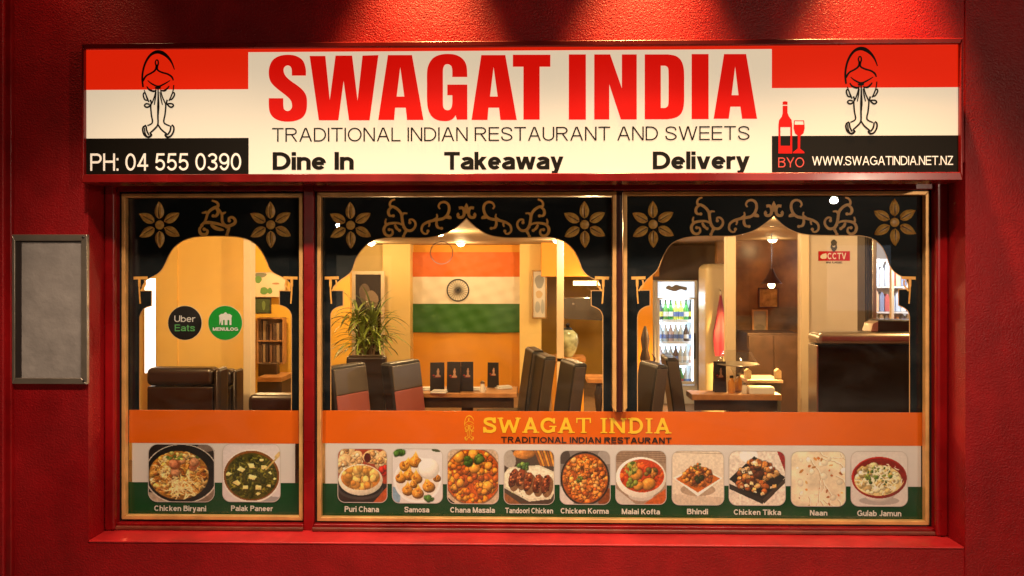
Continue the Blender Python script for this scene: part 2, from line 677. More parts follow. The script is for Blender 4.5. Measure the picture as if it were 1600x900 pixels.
weather(M_stucco, .24)
M_smooth = mat('lightened red smooth render', (0.54, 0.018, 0.020), 0.45, bump=(140, 0.25, 0.003), var=0.1, varscale=7)  # base lightened: lamp light on the sill is put into the colour
M_redwood = mat('red gloss paint', (0.26, 0.003, 0.005), 0.28, bump=(30, 0.08, 0.002), var=0.15, varscale=12)
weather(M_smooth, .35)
weather(M_redwood, .45, (.2, .42))
M_signframe = mat('red enamel frame', (0.22, 0.005, 0.005), 0.25, var=0.2, varscale=5)
M_black = mat('black rubber', (0.008, 0.007, 0.007), 0.5)
M_gold = mat('brass trim', (0.78, 0.43, 0.15), 0.36, 0.35, var=0.22, varscale=9)
M_goldleaf = mat('gold leaf paint', (0.95, 0.44, 0.09), 0.45, 0.0, var=0.2, varscale=40)
M_goldline = mat('gold outline', (0.70, 0.38, 0.13), 0.4, 0.1)
M_arch = mat('dark navy vinyl', (0.006, 0.009, 0.011), 0.45, spec=0.08)
M_pane = glass_mat('window glass', dust=.017)
M_cream = mat('backlit cream acrylic', (0.50, 0.42, 0.31), 0.45, spec=0.08, emit=(1.0, 0.81, 0.57), estr=0.60)
M_signred = mat('backlit red acrylic', (0.45, 0.012, 0.004), 0.45, spec=0.08, emit=(1.0, 0.022, 0.003), estr=0.62)
M_signtext = mat('red sign vinyl', (0.45, 0.008, 0.006), 0.45, spec=0.08, emit=(1.0, 0.006, 0.002), estr=0.52)
M_signblack = mat('black sign vinyl', (0.010, 0.008, 0.006), 0.45, spec=0.08)
M_signwhite = mat('backlit lettering', (0.7, 0.6, 0.5), 0.4, emit=(1.0, 0.82, 0.62), estr=0.5)
M_orange = mat('orange vinyl', (0.74, 0.125, 0.003), 0.4, var=0.06, varscale=3)
M_white = mat('white vinyl', (0.72, 0.67, 0.64), 0.4, var=0.04, varscale=4)
M_green = mat('green vinyl', (0.004, 0.055, 0.014), 0.4, spec=0.15, var=0.12, varscale=4)
M_yellowtext = mat('yellow vinyl', (0.92, 0.58, 0.03), 0.4)
M_capt = mat('caption white', (0.75, 0.72, 0.66), 0.5)
M_ink = mat('black ink', (0.012, 0.008, 0.006), 0.5)
M_leather = mat('black leather', (0.010, 0.007, 0.006), 0.40, spec=.35, bump=(160, 0.12, 0.002))
M_brownleather = mat('brown leather', (0.020, 0.011, 0.007), 0.32, bump=(160, 0.12, 0.002))
M_redleather = mat('dusky red leather', (0.30, 0.085, 0.07), 0.42, bump=(160, 0.12, 0.002))
M_wood = mat('table wood', (0.42, 0.20, 0.07), 0.38, var=0.2, varscale=14)
M_darkwood = mat('dark wood', (0.035, 0.017, 0.009), 0.45, var=0.3, varscale=10)
M_yellow = mat('yellow wall paint', (0.78, 0.44, 0.05), 0.6, var=0.05, varscale=3)
M_creamwall = mat('cream wall paint', (0.84, 0.63, 0.24), 0.6, var=0.03, varscale=3)
M_creampost = mat('cream post paint', (0.72, 0.58, 0.38), 0.5)
M_orangewall = mat('orange wall paint', (0.76, 0.33, 0.02), 0.6, var=0.04, varscale=2)
M_brown = mat('brown wall paint', (0.30, 0.19, 0.11), 0.6, var=0.1, varscale=2)
M_darkbrown = mat('dark brown panel', (0.13, 0.058, 0.016), 0.35, var=0.85, varscale=3.2)  # strong mottling puts the corner's glow and reflections into the colour
M_ceil = mat('ceiling paint', (0.42, 0.31, 0.19), 0.6)
M_floor = mat('floor tiles', (0.22, 0.14, 0.09), 0.4, var=0.15, varscale=3)
M_pave = mat('pavement', (0.14, 0.13, 0.12), 0.8, bump=(60, 0.3, 0.004), var=0.2, varscale=5)
M_steel = mat('brushed steel', (0.42, 0.37, 0.32), 0.3, 0.9, var=0.1, varscale=8)
M_alu = mat('aluminium', (0.55, 0.47, 0.40), 0.35, 0.85, var=0.12, varscale=9)
M_slate = mat('grey painted board', (0.33, 0.30, 0.295), 0.42, bump=(38, 0.35, 0.006), var=0.15, varscale=10)
M_lamp = mat('lamp lens', (0.9, 0.8, 0.6), 0.4, emit=(1.0, 0.85, 0.62), estr=10)
M_whiteplastic = mat('white plastic', (0.75, 0.73, 0.70), 0.4)
M_blackplastic = mat('black plastic', (0.012, 0.011, 0.011), 0.3)

weather(M_signframe, .4, (.18, .4))
weather(M_slate, .2, (.35, .6))
# ------------------------------------------------------------------ ground
m = MB()
m.box(-60, 60, -80, 9.5, -0.25, -0.012)
struct(m.build('pavement', M_pave))

ob = thing('added_opposite_building', 'unseen dark shop row added across the street, lit windows for reflections', 'building', (0, -19, 0), absolute=True)  # unseen row with glowing windows, added for faint reflections in the shop glass
m = MB(); m.box(-16, 16, -22, -19, 0, 7.5); m.build('wall', mat('dark brick', (.09, .06, .05), .8, var=.3, varscale=2), ob)
_r = random.Random(3)
for k in range(15):
    x_, z_ = -13 + (k % 8) * 3.6 + _r.uniform(-.4, .4), (.7, 4.3)[k // 8]
    c_ = ((1, .72, .4), (.65, .8, 1), (1, .55, .25))[_r.randrange(3)]
    e_ = _r.choice((.05, .12, .3, .5))
    m = MB(); m.box(x_, x_ + _r.uniform(1.0, 2.2), -19, -18.95, z_, z_ + _r.uniform(1.2, 2.0))
    m.build('window', mat('added window glow %d' % k, (.2, .2, .2), .3, emit=c_, estr=e_), ob)

# ------------------------------------------------------------------ building shell and interior walls
bld = thing('restaurant_building', 'red stucco restaurant front with a recessed shop window and lit dining room', 'building', (0, 0, 0), absolute=True)
YW = -0.21          # outer wall face
OX0, OX1 = X(138, YW), X(1507, YW)
OZ0, OZ1 = Z(849, YW, 800), 2.30
TOPZ, LOWZ = 4.2, -0.02
LX, RX = -7.0, 7.0
m = MB()
m.box(LX, OX0, YW, 0.12, LOWZ, TOPZ)
m.box(OX1, RX, YW - .008, 0.12, LOWZ, TOPZ)
m.box(OX0, OX1, YW, 0.12, LOWZ, OZ0 - .012)
m.box(OX0, OX1, YW, 0.12, OZ1, TOPZ)
m.build('front_wall', M_stucco, bld)
m = MB()
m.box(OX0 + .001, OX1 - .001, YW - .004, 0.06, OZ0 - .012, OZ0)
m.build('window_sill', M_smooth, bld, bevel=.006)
m = MB()
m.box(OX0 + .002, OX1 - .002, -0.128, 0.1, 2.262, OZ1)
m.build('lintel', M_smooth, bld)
# pilaster strip at the left
m = MB()
m.box(X(-60, -.25), X(5, -.25), -.25, YW, LOWZ, TOPZ)
m.build('pilaster', M_stucco, bld, bevel=.008)
m = MB()
m.box(X(6, -.235), X(17.5, -.235), -.235, YW, LOWZ, TOPZ)
m.build('trim_strip', M_redwood, bld, bevel=.006)

CE = 2.2
m = MB(); m.box(-7, 7, 0.12, 9.0, CE, CE + .1); m.build('ceiling', M_ceil, bld)
m = MB(); m.box(-7, 7, 0.06, 9.0, -.02, 0.0); m.build('floor', M_floor, bld)
m = MB(); m.box(-7, -6.9, 0.12, 9.0, 0, CE); m.build('side_wall', M_yellow, bld)
m = MB(); m.box(6.9, 7, 0.12, 9.0, 0, CE); m.build('side_wall', M_brown, bld)
m = MB(); m.box(-7, 7, 9.0, 9.1, 0, CE + .1); m.build('back_wall', M_yellow, bld)


def pbox(px0, px1, py0, py1, Y, depth, M=None):
    """box whose front face covers these photo pixels at depth Y"""
    c = (px0 + px1) / 2
    m = MB()
    m.box(X(px0, Y), X(px1, Y), Y, Y + depth, Z(py1, Y, c), Z(py0, Y, c))
    return m


def wallpart(name, px0, px1, Y, depth, material, top=CE, bot=0.0, bevel=0):
    m = MB()
    m.box(X(px0, Y), X(px1, Y), Y, Y + depth, bot, top)
    return m.build(name, material, bld, bevel=bevel)


# left bay
M_honey = mat('honey wall paint', (0.88, 0.57, 0.14), 0.6, var=0.03, varscale=3)
wallpart('honey_partition', 130, 277, 3.2, .1, M_honey)
wallpart('honey_partition', 278.2, 381, 3.215, .1, M_honey)
wallpart('post', 380, 392, 2.95, .12, M_creampost, bevel=.006)
wallpart('yellow_wall', 378, 547, 5.6, .1, M_yellow)
# middle bay
wallpart('cream_pier', 598, 641, 7.1, .5, M_creamwall)
wallpart('orange_wall', 638, 815, 7.4, .1, M_orangewall)
wallpart('cream_pier', 812, 846, 7.1, .5, M_creamwall)
wallpart('cream_wall', 540, 600, 7.3, .1, M_creamwall)
wallpart('post', 870, 881, 5.2, .1, M_creampost, bevel=.006)
m = MB()
m.box(X(846, 6.6), X(1030, 6.6), 6.6, 8.0, Z(432, 6.6), CE)
m.build('bulkhead', M_orangewall, bld)
# right bay
wallpart('orange_wall', 985, 1020, 6.3, .1, M_orangewall)
wallpart('brown_wall', 1004, 1175, 7.7, .1, M_brown)
wallpart('post', 1135.5, 1150, 2.95, .10, M_creampost, bevel=.006)
wallpart('post', 1252, 1264.5, 2.95, .10, M_creampost, bevel=.006)
wallpart('dark_wall', 1120, 1300, 6.0, .1, M_darkbrown)
wallpart('white_partition', 1264, 1340, 3.1, .12, mat('off white panel', (0.66, 0.58, 0.48), 0.5, var=0.03), bevel=.004)
wallpart('grey_frame', 1340, 1352, 3.25, .12, mat('grey frame paint', (0.20, 0.17, 0.14), 0.4), bevel=.006)
wallpart('grey_frame', 1353, 1362, 3.30, .12, MATS['grey frame paint'], bevel=.006)
wallpart('steel_jamb', 1363, 1370, 3.2, .08, M_steel, bevel=.006)
wallpart('side_room_wall', 1330, 1520, 6.5, .1, M_whiteplastic)

# red joinery round the two windows
YR0 = -0.045


def ring(m, o, i, y0, y1):
    (a, b, c, d), (e, f, g, h) = o, i         # x0, x1, z0, z1
    m.box(a, e, y0, y1, c, d); m.box(f, b, y0, y1, c, d)
    m.box(e, f, y0, y1, c, g); m.box(e, f, y0, y1, h, d)


zb, zt = Z(824, 0, 800), Z(293, 0, 800)
LXa, LXb = X(189, 0), X(477.5, 0)
RXa, RXb = X(493.5, 0), X(1453.5, 0)
zbi = Z(817.0, 0, 800)
zti = Z(299, 0, 800)
m = MB()
m.box(OX0 + .001, LXa, YR0, .05, OZ0, zt + .05)
m.box(LXb, RXa, YR0 + .004, .05, OZ0, zt + .05)
m.box(RXb, OX1 - .001, YR0, .05, OZ0, zt + .05)
for a, b in ((LXa, LXb), (RXa, RXb)):
    m.box(a, b, YR0 + .002, .05, OZ0, zbi)
    m.box(a, b, YR0 + .002, .05, zti, zt + .05)
m.build('window_joinery', M_redwood, bld, bevel=.005)
# stepped beads beside the joinery (plastered returns)
m = MB()
m.box(OX0 + .002, X(181, -.06), -.075, YR0, OZ0 + .001, zt + .05)
m.build('plaster_return', M_redwood, bld, bevel=.012)
m = MB()
m.box(X(1461, -.06), OX1 - .002, -.075, YR0, OZ0 + .001, zt + .05)
m.build('plaster_return', M_redwood, bld, bevel=.012)
m = MB()
for a, b in ((LXa, LXb), (RXa, RXb)):
    m.box(a - .004, b + .004, -.062, YR0 + .001, OZ0 + .002, zbi - .012)
m.build('bottom_bead', mat('worn brown bead', (0.16, 0.035, 0.02), 0.4, var=0.3, varscale=12), bld, bevel=.006)

# ------------------------------------------------------------------ shop windows
def window(label, x0, x1, cuts, zT, zB):
    """x0..x1: gold frame outside (pixels); cuts: list of bays [(gold outer x0, x1)]"""
    t = thing('shop_window', label, 'window', (0, 0, 0), absolute=True)
    bx = MB()
    a, b = (LXa, LXb) if x0 < 300 else (RXa, RXb)
    ring(bx, (a, b, zbi, zti), (X(x0 + 1, 0), X(x1 - 1, 0), zB + .003, zT - .003), -.012, .05)
    bx.build('gasket', M_black, t)
    g = MB()
    fw = 6.2 * 4 / 1200
    xa, xb = X(x0, 0), X(x1, 0)
    # mitred flat bars
    def bar(p, q, r, s):
        g.prism([p, q, r, s], -.022, .012)
    bar((xa, zB), (xb, zB), (xb - fw, zB + fw), (xa + fw, zB + fw))
    for (c0, c1) in cuts:
        u, v = X(c0, 0), X(c1, 0)
        bar((u, zT), (v, zT), (v - fw, zT - fw), (u + fw, zT - fw))
        lo = zB if c0 == x0 else Z(643, 0, c0)
        bar((u, lo), (u, zT), (u + fw, zT - fw), (u + fw, lo + fw))
        lo = zB if c1 == x1 else Z(643, 0, c1)
        bar((v, lo), (v, zT), (v - fw, zT - fw), (v - fw, lo + fw))
    g.build('frame', M_gold, t, bevel=.003)
    gl = MB()
    gl.box(xa + .004, xb - .004, .014, .020, zB + .004, zT - .004)
    gl.build('pane', M_pane, t)
    return t


zT1, zB1 = Z(303, 0, 335), Z(810.5, 0, 335)
zT2, zB2 = Z(300, 0, 970), Z(815.5, 0, 970)
win1 = window('narrow left shop window with one gold scalloped arch and two dish pictures below', 193, 475, [(193, 475)], zT1, zB1)
win2 = window('wide right shop window with two gold scalloped arches split by a dark mullion', 497, 1449, [(497, 962.5), (973, 1449)], zT2, zB2)
mm = MB()
mm.box(X(963, -.014), X(972.6, -.014), -.014, .013, Z(643.5, 0, 968), zT2)
mm.box(X(966, -.014), X(970, -.014), -.018, -.014, Z(643.5, 0, 968), zT2)
mm.build('mullion', mat('dark maroon mullion', (0.05, 0.012, 0.008), 0.3), win2, bevel=.003)

YA = 0.032


def px(l, Y=YA):
    return [P(a, b, Y) for a, b in l]


def cz(l, ox, oy, k):
    return [(ox + a / k, oy + b / k) for a, b in l]


open1 = cz([(218, 1622 - 20)], 170, 280, 4.5)[:0]
open1 = [(218.4, 660), (218.4, 496)] + sm([(218.4, 496), (221.5, 487), (227.3, 481), (237, 477.8)], 4)[1:] + \
    [(237, 454.3), (222, 454.3), (222.5, 447), (228, 438.5)] + \
    sm(cz([(262, 708), (300, 690), (345, 665), (375, 635), (400, 590), (425, 530), (460, 480), (510, 440), (580, 412), (660, 402),
           (760, 400), (860, 402), (930, 410), (990, 430), (1040, 465), (1080, 515), (1110, 580), (1130, 630), (1160, 660), (1210, 685), (1245, 700)], 170, 280, 4.5), 4) + \
    [(453.5, 443), (453.5, 454.3), (436.7, 454.3), (436.7, 476.5)] + sm([(436.7, 476.5), (446, 480), (452, 485), (455.5, 492)], 4)[1:] + [(455.5, 660)]
open2 = [(517, 660), (517, 492)] + sm(cz([(118, 680), (125, 660), (145, 643), (180, 632)], 480, 280, 3.2), 4)[1:] + \
    cz([(180, 557), (130, 557), (130, 540), (148, 522)], 480, 280, 3.2) + \
    sm(cz([(170, 502), (205, 478), (225, 455), (237, 420), (250, 385), (280, 345), (320, 312), (365, 298), (430, 292), (560, 294), (620, 290),
           (680, 275), (740, 245), (780, 212), (796, 196)], 480, 280, 3.2), 4) + \
    sm(cz([(796, 196), (812, 212), (850, 245), (900, 275), (950, 288), (1010, 293), (1100, 292), (1200, 290), (1250, 298), (1300, 322), (1340, 365),
           (1360, 410), (1375, 450), (1400, 480), (1430, 497), (1455, 508)], 480, 280, 3.2), 4)[1:] + \
    cz([(1466, 528), (1466, 557), (1420, 557), (1420, 632)], 480, 280, 3.2) + sm(cz([(1420, 632), (1450, 645), (1468, 660), (1478, 684)], 480, 280, 3.2), 4)[1:] + [(942, 660)]
open3 = [(996, 660), (996, 496)] + sm(cz([(115, 690), (125, 660), (150, 640), (178, 632)], 960, 280, 3.2), 4)[1:] + \
    cz([(178, 555), (130, 555), (130, 540), (148, 522)], 960, 280, 3.2) + \
    sm(cz([(165, 500), (205, 465), (222, 440), (240, 395), (270, 340), (310, 308), (360, 292), (430, 285), (560, 285), (620, 280), (690, 260),
           (745, 228), (780, 200), (797, 184)], 960, 280, 3.2), 4) + \
    sm(cz([(797, 184), (815, 203), (850, 235), (900, 262), (960, 277), (1040, 281), (1150, 282), (1230, 283), (1290, 298), (1335, 335), (1360, 385),
           (1375, 430), (1400, 465), (1440, 490), (1458, 502)], 960, 280, 3.2), 4)[1:] + \
    cz([(1468, 525), (1468, 550), (1420, 550), (1420, 630)], 960, 280, 3.2) + sm(cz([(1420, 630), (1450, 645), (1468, 662), (1475, 690)], 960, 280, 3.2), 4)[1:] + [(1421, 660)]

M_petal = mat('gold petal paint', (1.0, 0.46, 0.10), 0.4, 0.0, var=0.3, varscale=60)


M_vein = mat('dark vein paint', (.10, .045, .012), .5)


def flower(cx, cy, parent, r=36.5):
    """six pointed petals with a raised rib, and a domed boss"""
    f = MB()
    k = 4.03 / 1200
    c0 = P(cx, cy, YA)
    for i in range(6):
        a = R(90 + 60 * i + 1)
        u = np.array((cos(a), sin(a)))
        v = np.array((-sin(a), cos(a)))
        n = 12
        rows = []
        for j in range(n + 1):
            t = j / n
            L = (9.5 + (r - 9.5) * t) * k
            wd = 7.4 * (sin(pi * t ** 0.8) ** 0.75) * k + .0004
            rows.append([(L, -wd, 0), (L, -wd * .5, .007), (L, 0, .003), (L, wd * .5, .007), (L, wd, 0)])
        vs = []
        for row in rows:
            for (L, q, d) in row:
                p = u * L + v * q
                vs.append((c0[0] + p[0], YA - .001 - d, c0[1] + p[1]))
        fs = []
        for j in range(n):
            for q in range(4):
                b = j * 5 + q
                fs.append((b, b + 5, b + 6, b + 1))
        f.add(vs, fs)
    b = MB()
    prof = [(7.2 * k * cos(R(a)), .005 * sin(R(a))) for a in range(0, 90, 15)]
    b.lathe(prof, 20)
    f.add([(c0[0] + p[0], YA - .001 - p[2], c0[1] + p[1]) for p in b.v], [q[::-1] for q in b.f])
    nf = len(f.f)
    # dark veins, a second material on the same mesh
    for i in range(6):
        a = R(91 + 60 * i)
        u = np.array((cos(a), sin(a)))
        v = np.array((-sin(a), cos(a)))
        row = []
        for t in (0, .25, .5, .72):
            L = (9.6 + (r - 9.5) * t) * k
            q = .75 * (1 - t) * k + .0002
            for sg in (-1, 1):
                p = u * L + v * q * sg
                row.append((c0[0] + p[0], YA - .0022 - (.007 if t else .0012), c0[1] + p[1]))
        f.add(row, [(j * 2, j * 2 + 1, j * 2 + 3, j * 2 + 2) for j in range(3)])
    o = f.build('flower', M_petal, parent, smooth=True)
    o.data.materials.append(M_vein)
    for j in range(nf, len(f.f)):
        o.data.polygons[j].material_index = 1
    return o


def scroll(strokes, parent, mapf, wpx=6.0, name='scroll'):
    s = MB()
    k = 4.03 / 1200
    for st in strokes:
        pts = sm(st[0], 5)
        n = len(pts)
        taper = st[1] if len(st) > 1 else 'e'
        ws = []
        for i in range(n):
            t = i / (n - 1)
            q = 1.0
            if taper == 'e':
                q = 0.55 + 0.45 * sin(pi * min(1, max(0, t)) ** .9)
            elif taper == 'l':
                q = (0.15 + 0.85 * sin(pi * t) ** .8) * 1.25
            elif taper == 't':
                q = 1.0 - .55 * t
            ws.append(wpx * q * k)
        s.ribbon([P(*mapf(p), YA) for p in pts], ws, YA - .0015)
        # rounded curl ends
        if taper == 'e':
            e = P(*mapf(pts[-1]), YA)
            s.fan(disc(e[0], e[1], wpx * .55 * k, 14), YA - .0015 - s.k * .00012)
            s.k += 1
    return s.build(name, M_goldleaf, parent)


K6 = 10.586
big = [
    ([(290, 175), (235, 195), (205, 240), (215, 290), (270, 300), (340, 345), (395, 420), (410, 520), (430, 610), (480, 680), (560, 690), (620, 630), (625, 560), (580, 510), (530, 515), (535, 560)], 'e'),
    ([(250, 300), (195, 340), (180, 400), (205, 445), (262, 448)], 'e'),
    ([(410, 430), (440, 405), (495, 408)], 't'),
    ([(430, 610), (350, 570), (230, 570), (145, 600), (105, 670), (130, 750), (195, 780), (250, 740), (240, 680), (195, 675)], 'e'),
    ([(150, 600), (130, 550), (145, 495)], 't'),
    ([(285, 590), (315, 650), (365, 690)], 'e'),
    ([(415, 620), (470, 690), (450, 740), (430, 785)], 'e'),
]
med = [
    ([(1035, 335), (1010, 290), (1040, 235), (1110, 220), (1170, 260), (1185, 340), (1155, 430), (1090, 490), (1000, 510), (900, 530), (810, 560), (745, 610), (730, 690), (770, 740), (820, 740), (835, 700)], 'e'),
    ([(985, 510), (975, 580), (1000, 640), (1060, 655)], 'e'),
    ([(930, 520), (985, 470), (978, 415)], 't'),
    ([(1120, 480), (1180, 470), (1225, 495)], 'l'),
    ([(850, 545), (860, 590), (845, 630)], 't'),
]
mid = [
    ([(1470, 255), (1470, 400)], 'l'),
    ([(1345, 320), (1400, 315), (1430, 360), (1430, 430), (1400, 470), (1345, 470), (1330, 430), (1350, 410)], 'e'),
]


def bay_scrolls(parent, ax, dy):
    """the five gold scrolls over a pointed arch; ax = its apex in pixels"""
    def L(p):
        return (590 + p[0] / K6 - 728.9 + ax, 295 + p[1] / K6 + dy)

    def Rr(p):
        q = L(p)
        return (2 * ax - q[0], q[1])
    scroll(big, parent, L, 4.6)
    scroll(med, parent, L, 4.5)
    scroll(big, parent, Rr, 4.6)
    scroll(med, parent, Rr, 4.5)
    s = MB()
    k = 4.03 / 1200
    for f in (L, Rr):
        for st in mid[1:]:
            s.ribbon([P(*f(p), YA) for p in sm(st[0], 5)], 4.6 * k, YA - .0015)
    s.ribbon([P(*L(p), YA) for p in [(1470, 235), (1470, 290), (1470, 340), (1470, 410)]], [.3 * k, 6 * k, 7 * k, 2 * k], YA - .0015)
    s.build('scroll', M_goldleaf, parent)


def arch(parent, x0, x1, top, opening):
    outer = [(x0, top), (x1, top), (x1, 650)] + [q for q in opening[::-1] if q[1] <= 650.1 or True]
    opening = [(a, min(b, 650)) for a, b in opening]
    outer = [(x0, 650), (x0, top), (x1, top), (x1, 650)] + opening[::-1]
    a = flat('arch_panel', [px(outer)], YA, .004, M_arch, parent)
    o = MB()
    o.ribbon(px(opening), 1.3 * 4.03 / 1200, YA - .001)
    o.build('gilt_outline', M_goldline, a)
    # column capitals: a short bar with a drooping bracket
    k = 4.03 / 1200
    c = MB()
    for sx in (0, 1):
        e = opening[0][0] if sx == 0 else opening[-1][0]
        d = 1 if sx == 0 else -1
        y0 = 434.5
        c.ribbon(px([(e - 9.5 * d, y0), (e + 12.5 * d, y0 - .5)]), 4.6 * k, YA - .0015)
        c.ribbon(px(sm([(e - .5 * d, y0 + 2), (e - .5 * d, y0 + 12), (e - .2 * d, y0 + 24), (e + 1 * d, y0 + 40)], 4)), [4.0 * k] * 5 + [2.4 * k] * 8, YA - .0015)
        c.ribbon(px(sm([(e + 8 * d, y0 + 3), (e + 9 * d, y0 + 10), (e + 5 * d, y0 + 16), (e + 1.5 * d, y0 + 20)], 4)), 2.6 * k, YA - .0015)
    c.build('capital', M_goldleaf, a)
    return a


a1 = arch(win1, 198.5, 469.5, 308.5, open1)
flower(249.5, 351.5, a1)
flower(423, 351.3, a1)
K5 = 4.5
scroll([
    ([(725, 150), (762, 165), (768, 190), (735, 205), (700, 235), (680, 290), (655, 325)], 'e'),
    ([(750, 195), (770, 230), (755, 258), (735, 258)], 'e'),
    ([(765, 200), (795, 245), (800, 300), (830, 330), (880, 315), (890, 290), (870, 268), (845, 275), (848, 292)], 'e'),
    ([(690, 232), (655, 238)], 't'),
    ([(795, 245), (825, 232)], 't'),
    ([(650, 328), (680, 305), (760, 312), (830, 335)], 'e'),
    ([(665, 322), (640, 350), (650, 385), (685, 388), (695, 362), (672, 352)], 'e'),
    ([(715, 318), (755, 345), (812, 358)], 'l'),
    ([(850, 335), (840, 365), (832, 392)], 'e'),
], a1, lambda p: (170 + p[0] / K5, 280 + p[1] / K5), 5.0)
a2 = arch(win2, 502.5, 957.5, 308, open2)
flower(547.8, 352, a2)
flower(913.4, 351, a2)
bay_scrolls(a2, 728.8, 0)
a3 = arch(win2, 978.5, 1442.5, 305, open3)
flower(1020.3, 350.6, a3)
flower(1397.8, 347.5, a3)
bay_scrolls(a3, 1209, -3)

# ------------------------------------------------------------------ dish pictures: printed photographs, painted as vertex colours
NG = 100
GX, GY = np.meshgrid((np.arange(NG) + .5) / NG, 1 - (np.arange(NG) + .5) / NG)


def srgb(c):
    c = np.array(c, float) / 255
    return np.where(c <= .04045, c / 12.92, ((c + .055) / 1.055) ** 2.4)


def vnoise(rs, cells):
    g = rs.rand(cells + 2, cells + 2)
    x = GX * cells
    y = GY * cells
    i = x.astype(int)
    j = y.astype(int)
    fx = x - i
    fy = y - j
    fx = fx * fx * (3 - 2 * fx)
    fy = fy * fy * (3 - 2 * fy)
    return (g[j, i] * (1 - fx) + g[j, i + 1] * fx) * (1 - fy) + (g[j + 1, i] * (1 - fx) + g[j + 1, i + 1] * fx) * fy


class Pic:
    def __init__(s, bg, seed):
        s.rs = np.random.RandomState(seed)
        s.a = np.ones((NG, NG, 3)) * np.array(bg, float)

    def mixin(s, mask, col):
        mask = np.clip(mask, 0, 1)[..., None]
        s.a = s.a * (1 - mask) + np.array(col, float) * mask

    def ell(s, cx, cy, rx, ry, col, ang=0, soft=.02, shade=0.0, dark=0.0):
        c, q = cos(R(ang)), sin(R(ang))
        dx, dy = GX - cx, GY - cy
        u = (dx * c + dy * q) / rx
        v = (-dx * q + dy * c) / ry
        d = np.sqrt(u * u + v * v)
        mask = np.clip((1 - d) / max(soft, 1e-3) * min(rx, ry) * 8, 0, 1)
        base = np.ones((NG, NG, 3)) * np.array(col, float)
        if shade:
            l = 1 + shade * (dy / max(rx, ry) * .8 - dx / max(rx, ry) * .5) - shade * .6 * d ** 3
            hi = np.clip(1 - ((dx + rx * .3) ** 2 + (dy - ry * .35) ** 2) / (min(rx, ry) * .35) ** 2, 0, 1) * shade * 60
            base = base * l[..., None] + hi[..., None]
        s.mixin(mask, (0, 0, 0)) if False else None
        if dark:
            s.a = s.a * (1 - dark * np.clip(1.25 - d, 0, .35)[..., None] / .35 * (d >= 1)[..., None])
        mk = mask[..., None]
        s.a = s.a * (1 - mk) + np.clip(base, 0, 255) * mk

    def poly(s, pts, col, shade=0.0):
        inside = np.zeros((NG, NG), bool)
        n = len(pts)
        for i in range(n):
            x1, y1 = pts[i]
            x2, y2 = pts[(i + 1) % n]
            c = ((y1 > GY) != (y2 > GY)) & (GX < (x2 - x1) * (GY - y1) / (y2 - y1 + 1e-9) + x1)
            inside ^= c
        cy = sum(p[1] for p in pts) / n
        base = np.ones((NG, NG, 3)) * np.array(col, float) * (1 + shade * (GY - cy))[..., None]
        s.a = np.where(inside[..., None], np.clip(base, 0, 255), s.a)

    def line(s, x0, y0, x1, y1, wd, col):
        dx, dy = x1 - x0, y1 - y0
        t = np.clip(((GX - x0) * dx + (GY - y0) * dy) / (dx * dx + dy * dy + 1e-9), 0, 1)
        d = np.hypot(GX - x0 - t * dx, GY - y0 - t * dy)
        s.mixin((wd - d) / .008 + .5, col)

    def strand(s, cx, cy, ln, col, wd=.008):
        a = s.rs.rand() * pi * 2
        x, y = cx, cy
        for _ in range(4):
            x2, y2 = x + cos(a) * ln / 4, y + sin(a) * ln / 4
            s.line(x, y, x2, y2, wd, col)
            x, y = x2, y2
            a += s.rs.randn() * .5

    def bits(s, n, cx, cy, rx, ry, r0, r1, cols, shade=.5, dark=.5, elong=1.5, sq=False):
        for _ in range(n):
            a = s.rs.rand() * 2 * pi
            q = math.sqrt(s.rs.rand())
            r = r0 + (r1 - r0) * s.rs.rand()
            c = np.array(cols[s.rs.randint(len(cols))], float) * (0.85 + .3 * s.rs.rand())
            x, y = cx + rx * q * cos(a), cy + ry * q * sin(a)
            if sq:
                t = s.rs.rand() * pi
                pts = [(x + r * cos(t + k * pi / 2 + s.rs.randn() * .25), y + r * .85 * sin(t + k * pi / 2)) for k in range(4)]
                s.poly([(p[0] + .008, p[1] - .014) for p in pts], c * .4)
                s.poly(pts, c, shade * 4)
            else:
                s.ell(x, y, r * (1 + (elong - 1) * s.rs.rand()), r, c, s.rs.rand() * 180, shade=shade, dark=dark)

    def speck(s, amt, cells=30):
        n = (vnoise(s.rs, cells) - .5 + (vnoise(s.rs, cells * 2) - .5) * .6) * np.clip(np.ptp(s.a, axis=2) / 60, .12, 1)
        s.a = np.clip(s.a * (1 + amt * n)[..., None], 0, 255)

    def inside(s, cx, cy, rx, ry, keep):
        """put back `keep` outside the ellipse"""
        d = np.hypot((GX - cx) / rx, (GY - cy) / ry)
        mk = np.clip((1 - d) * 40, 0, 1)[..., None]
        s.a = keep * (1 - mk) + s.a * mk


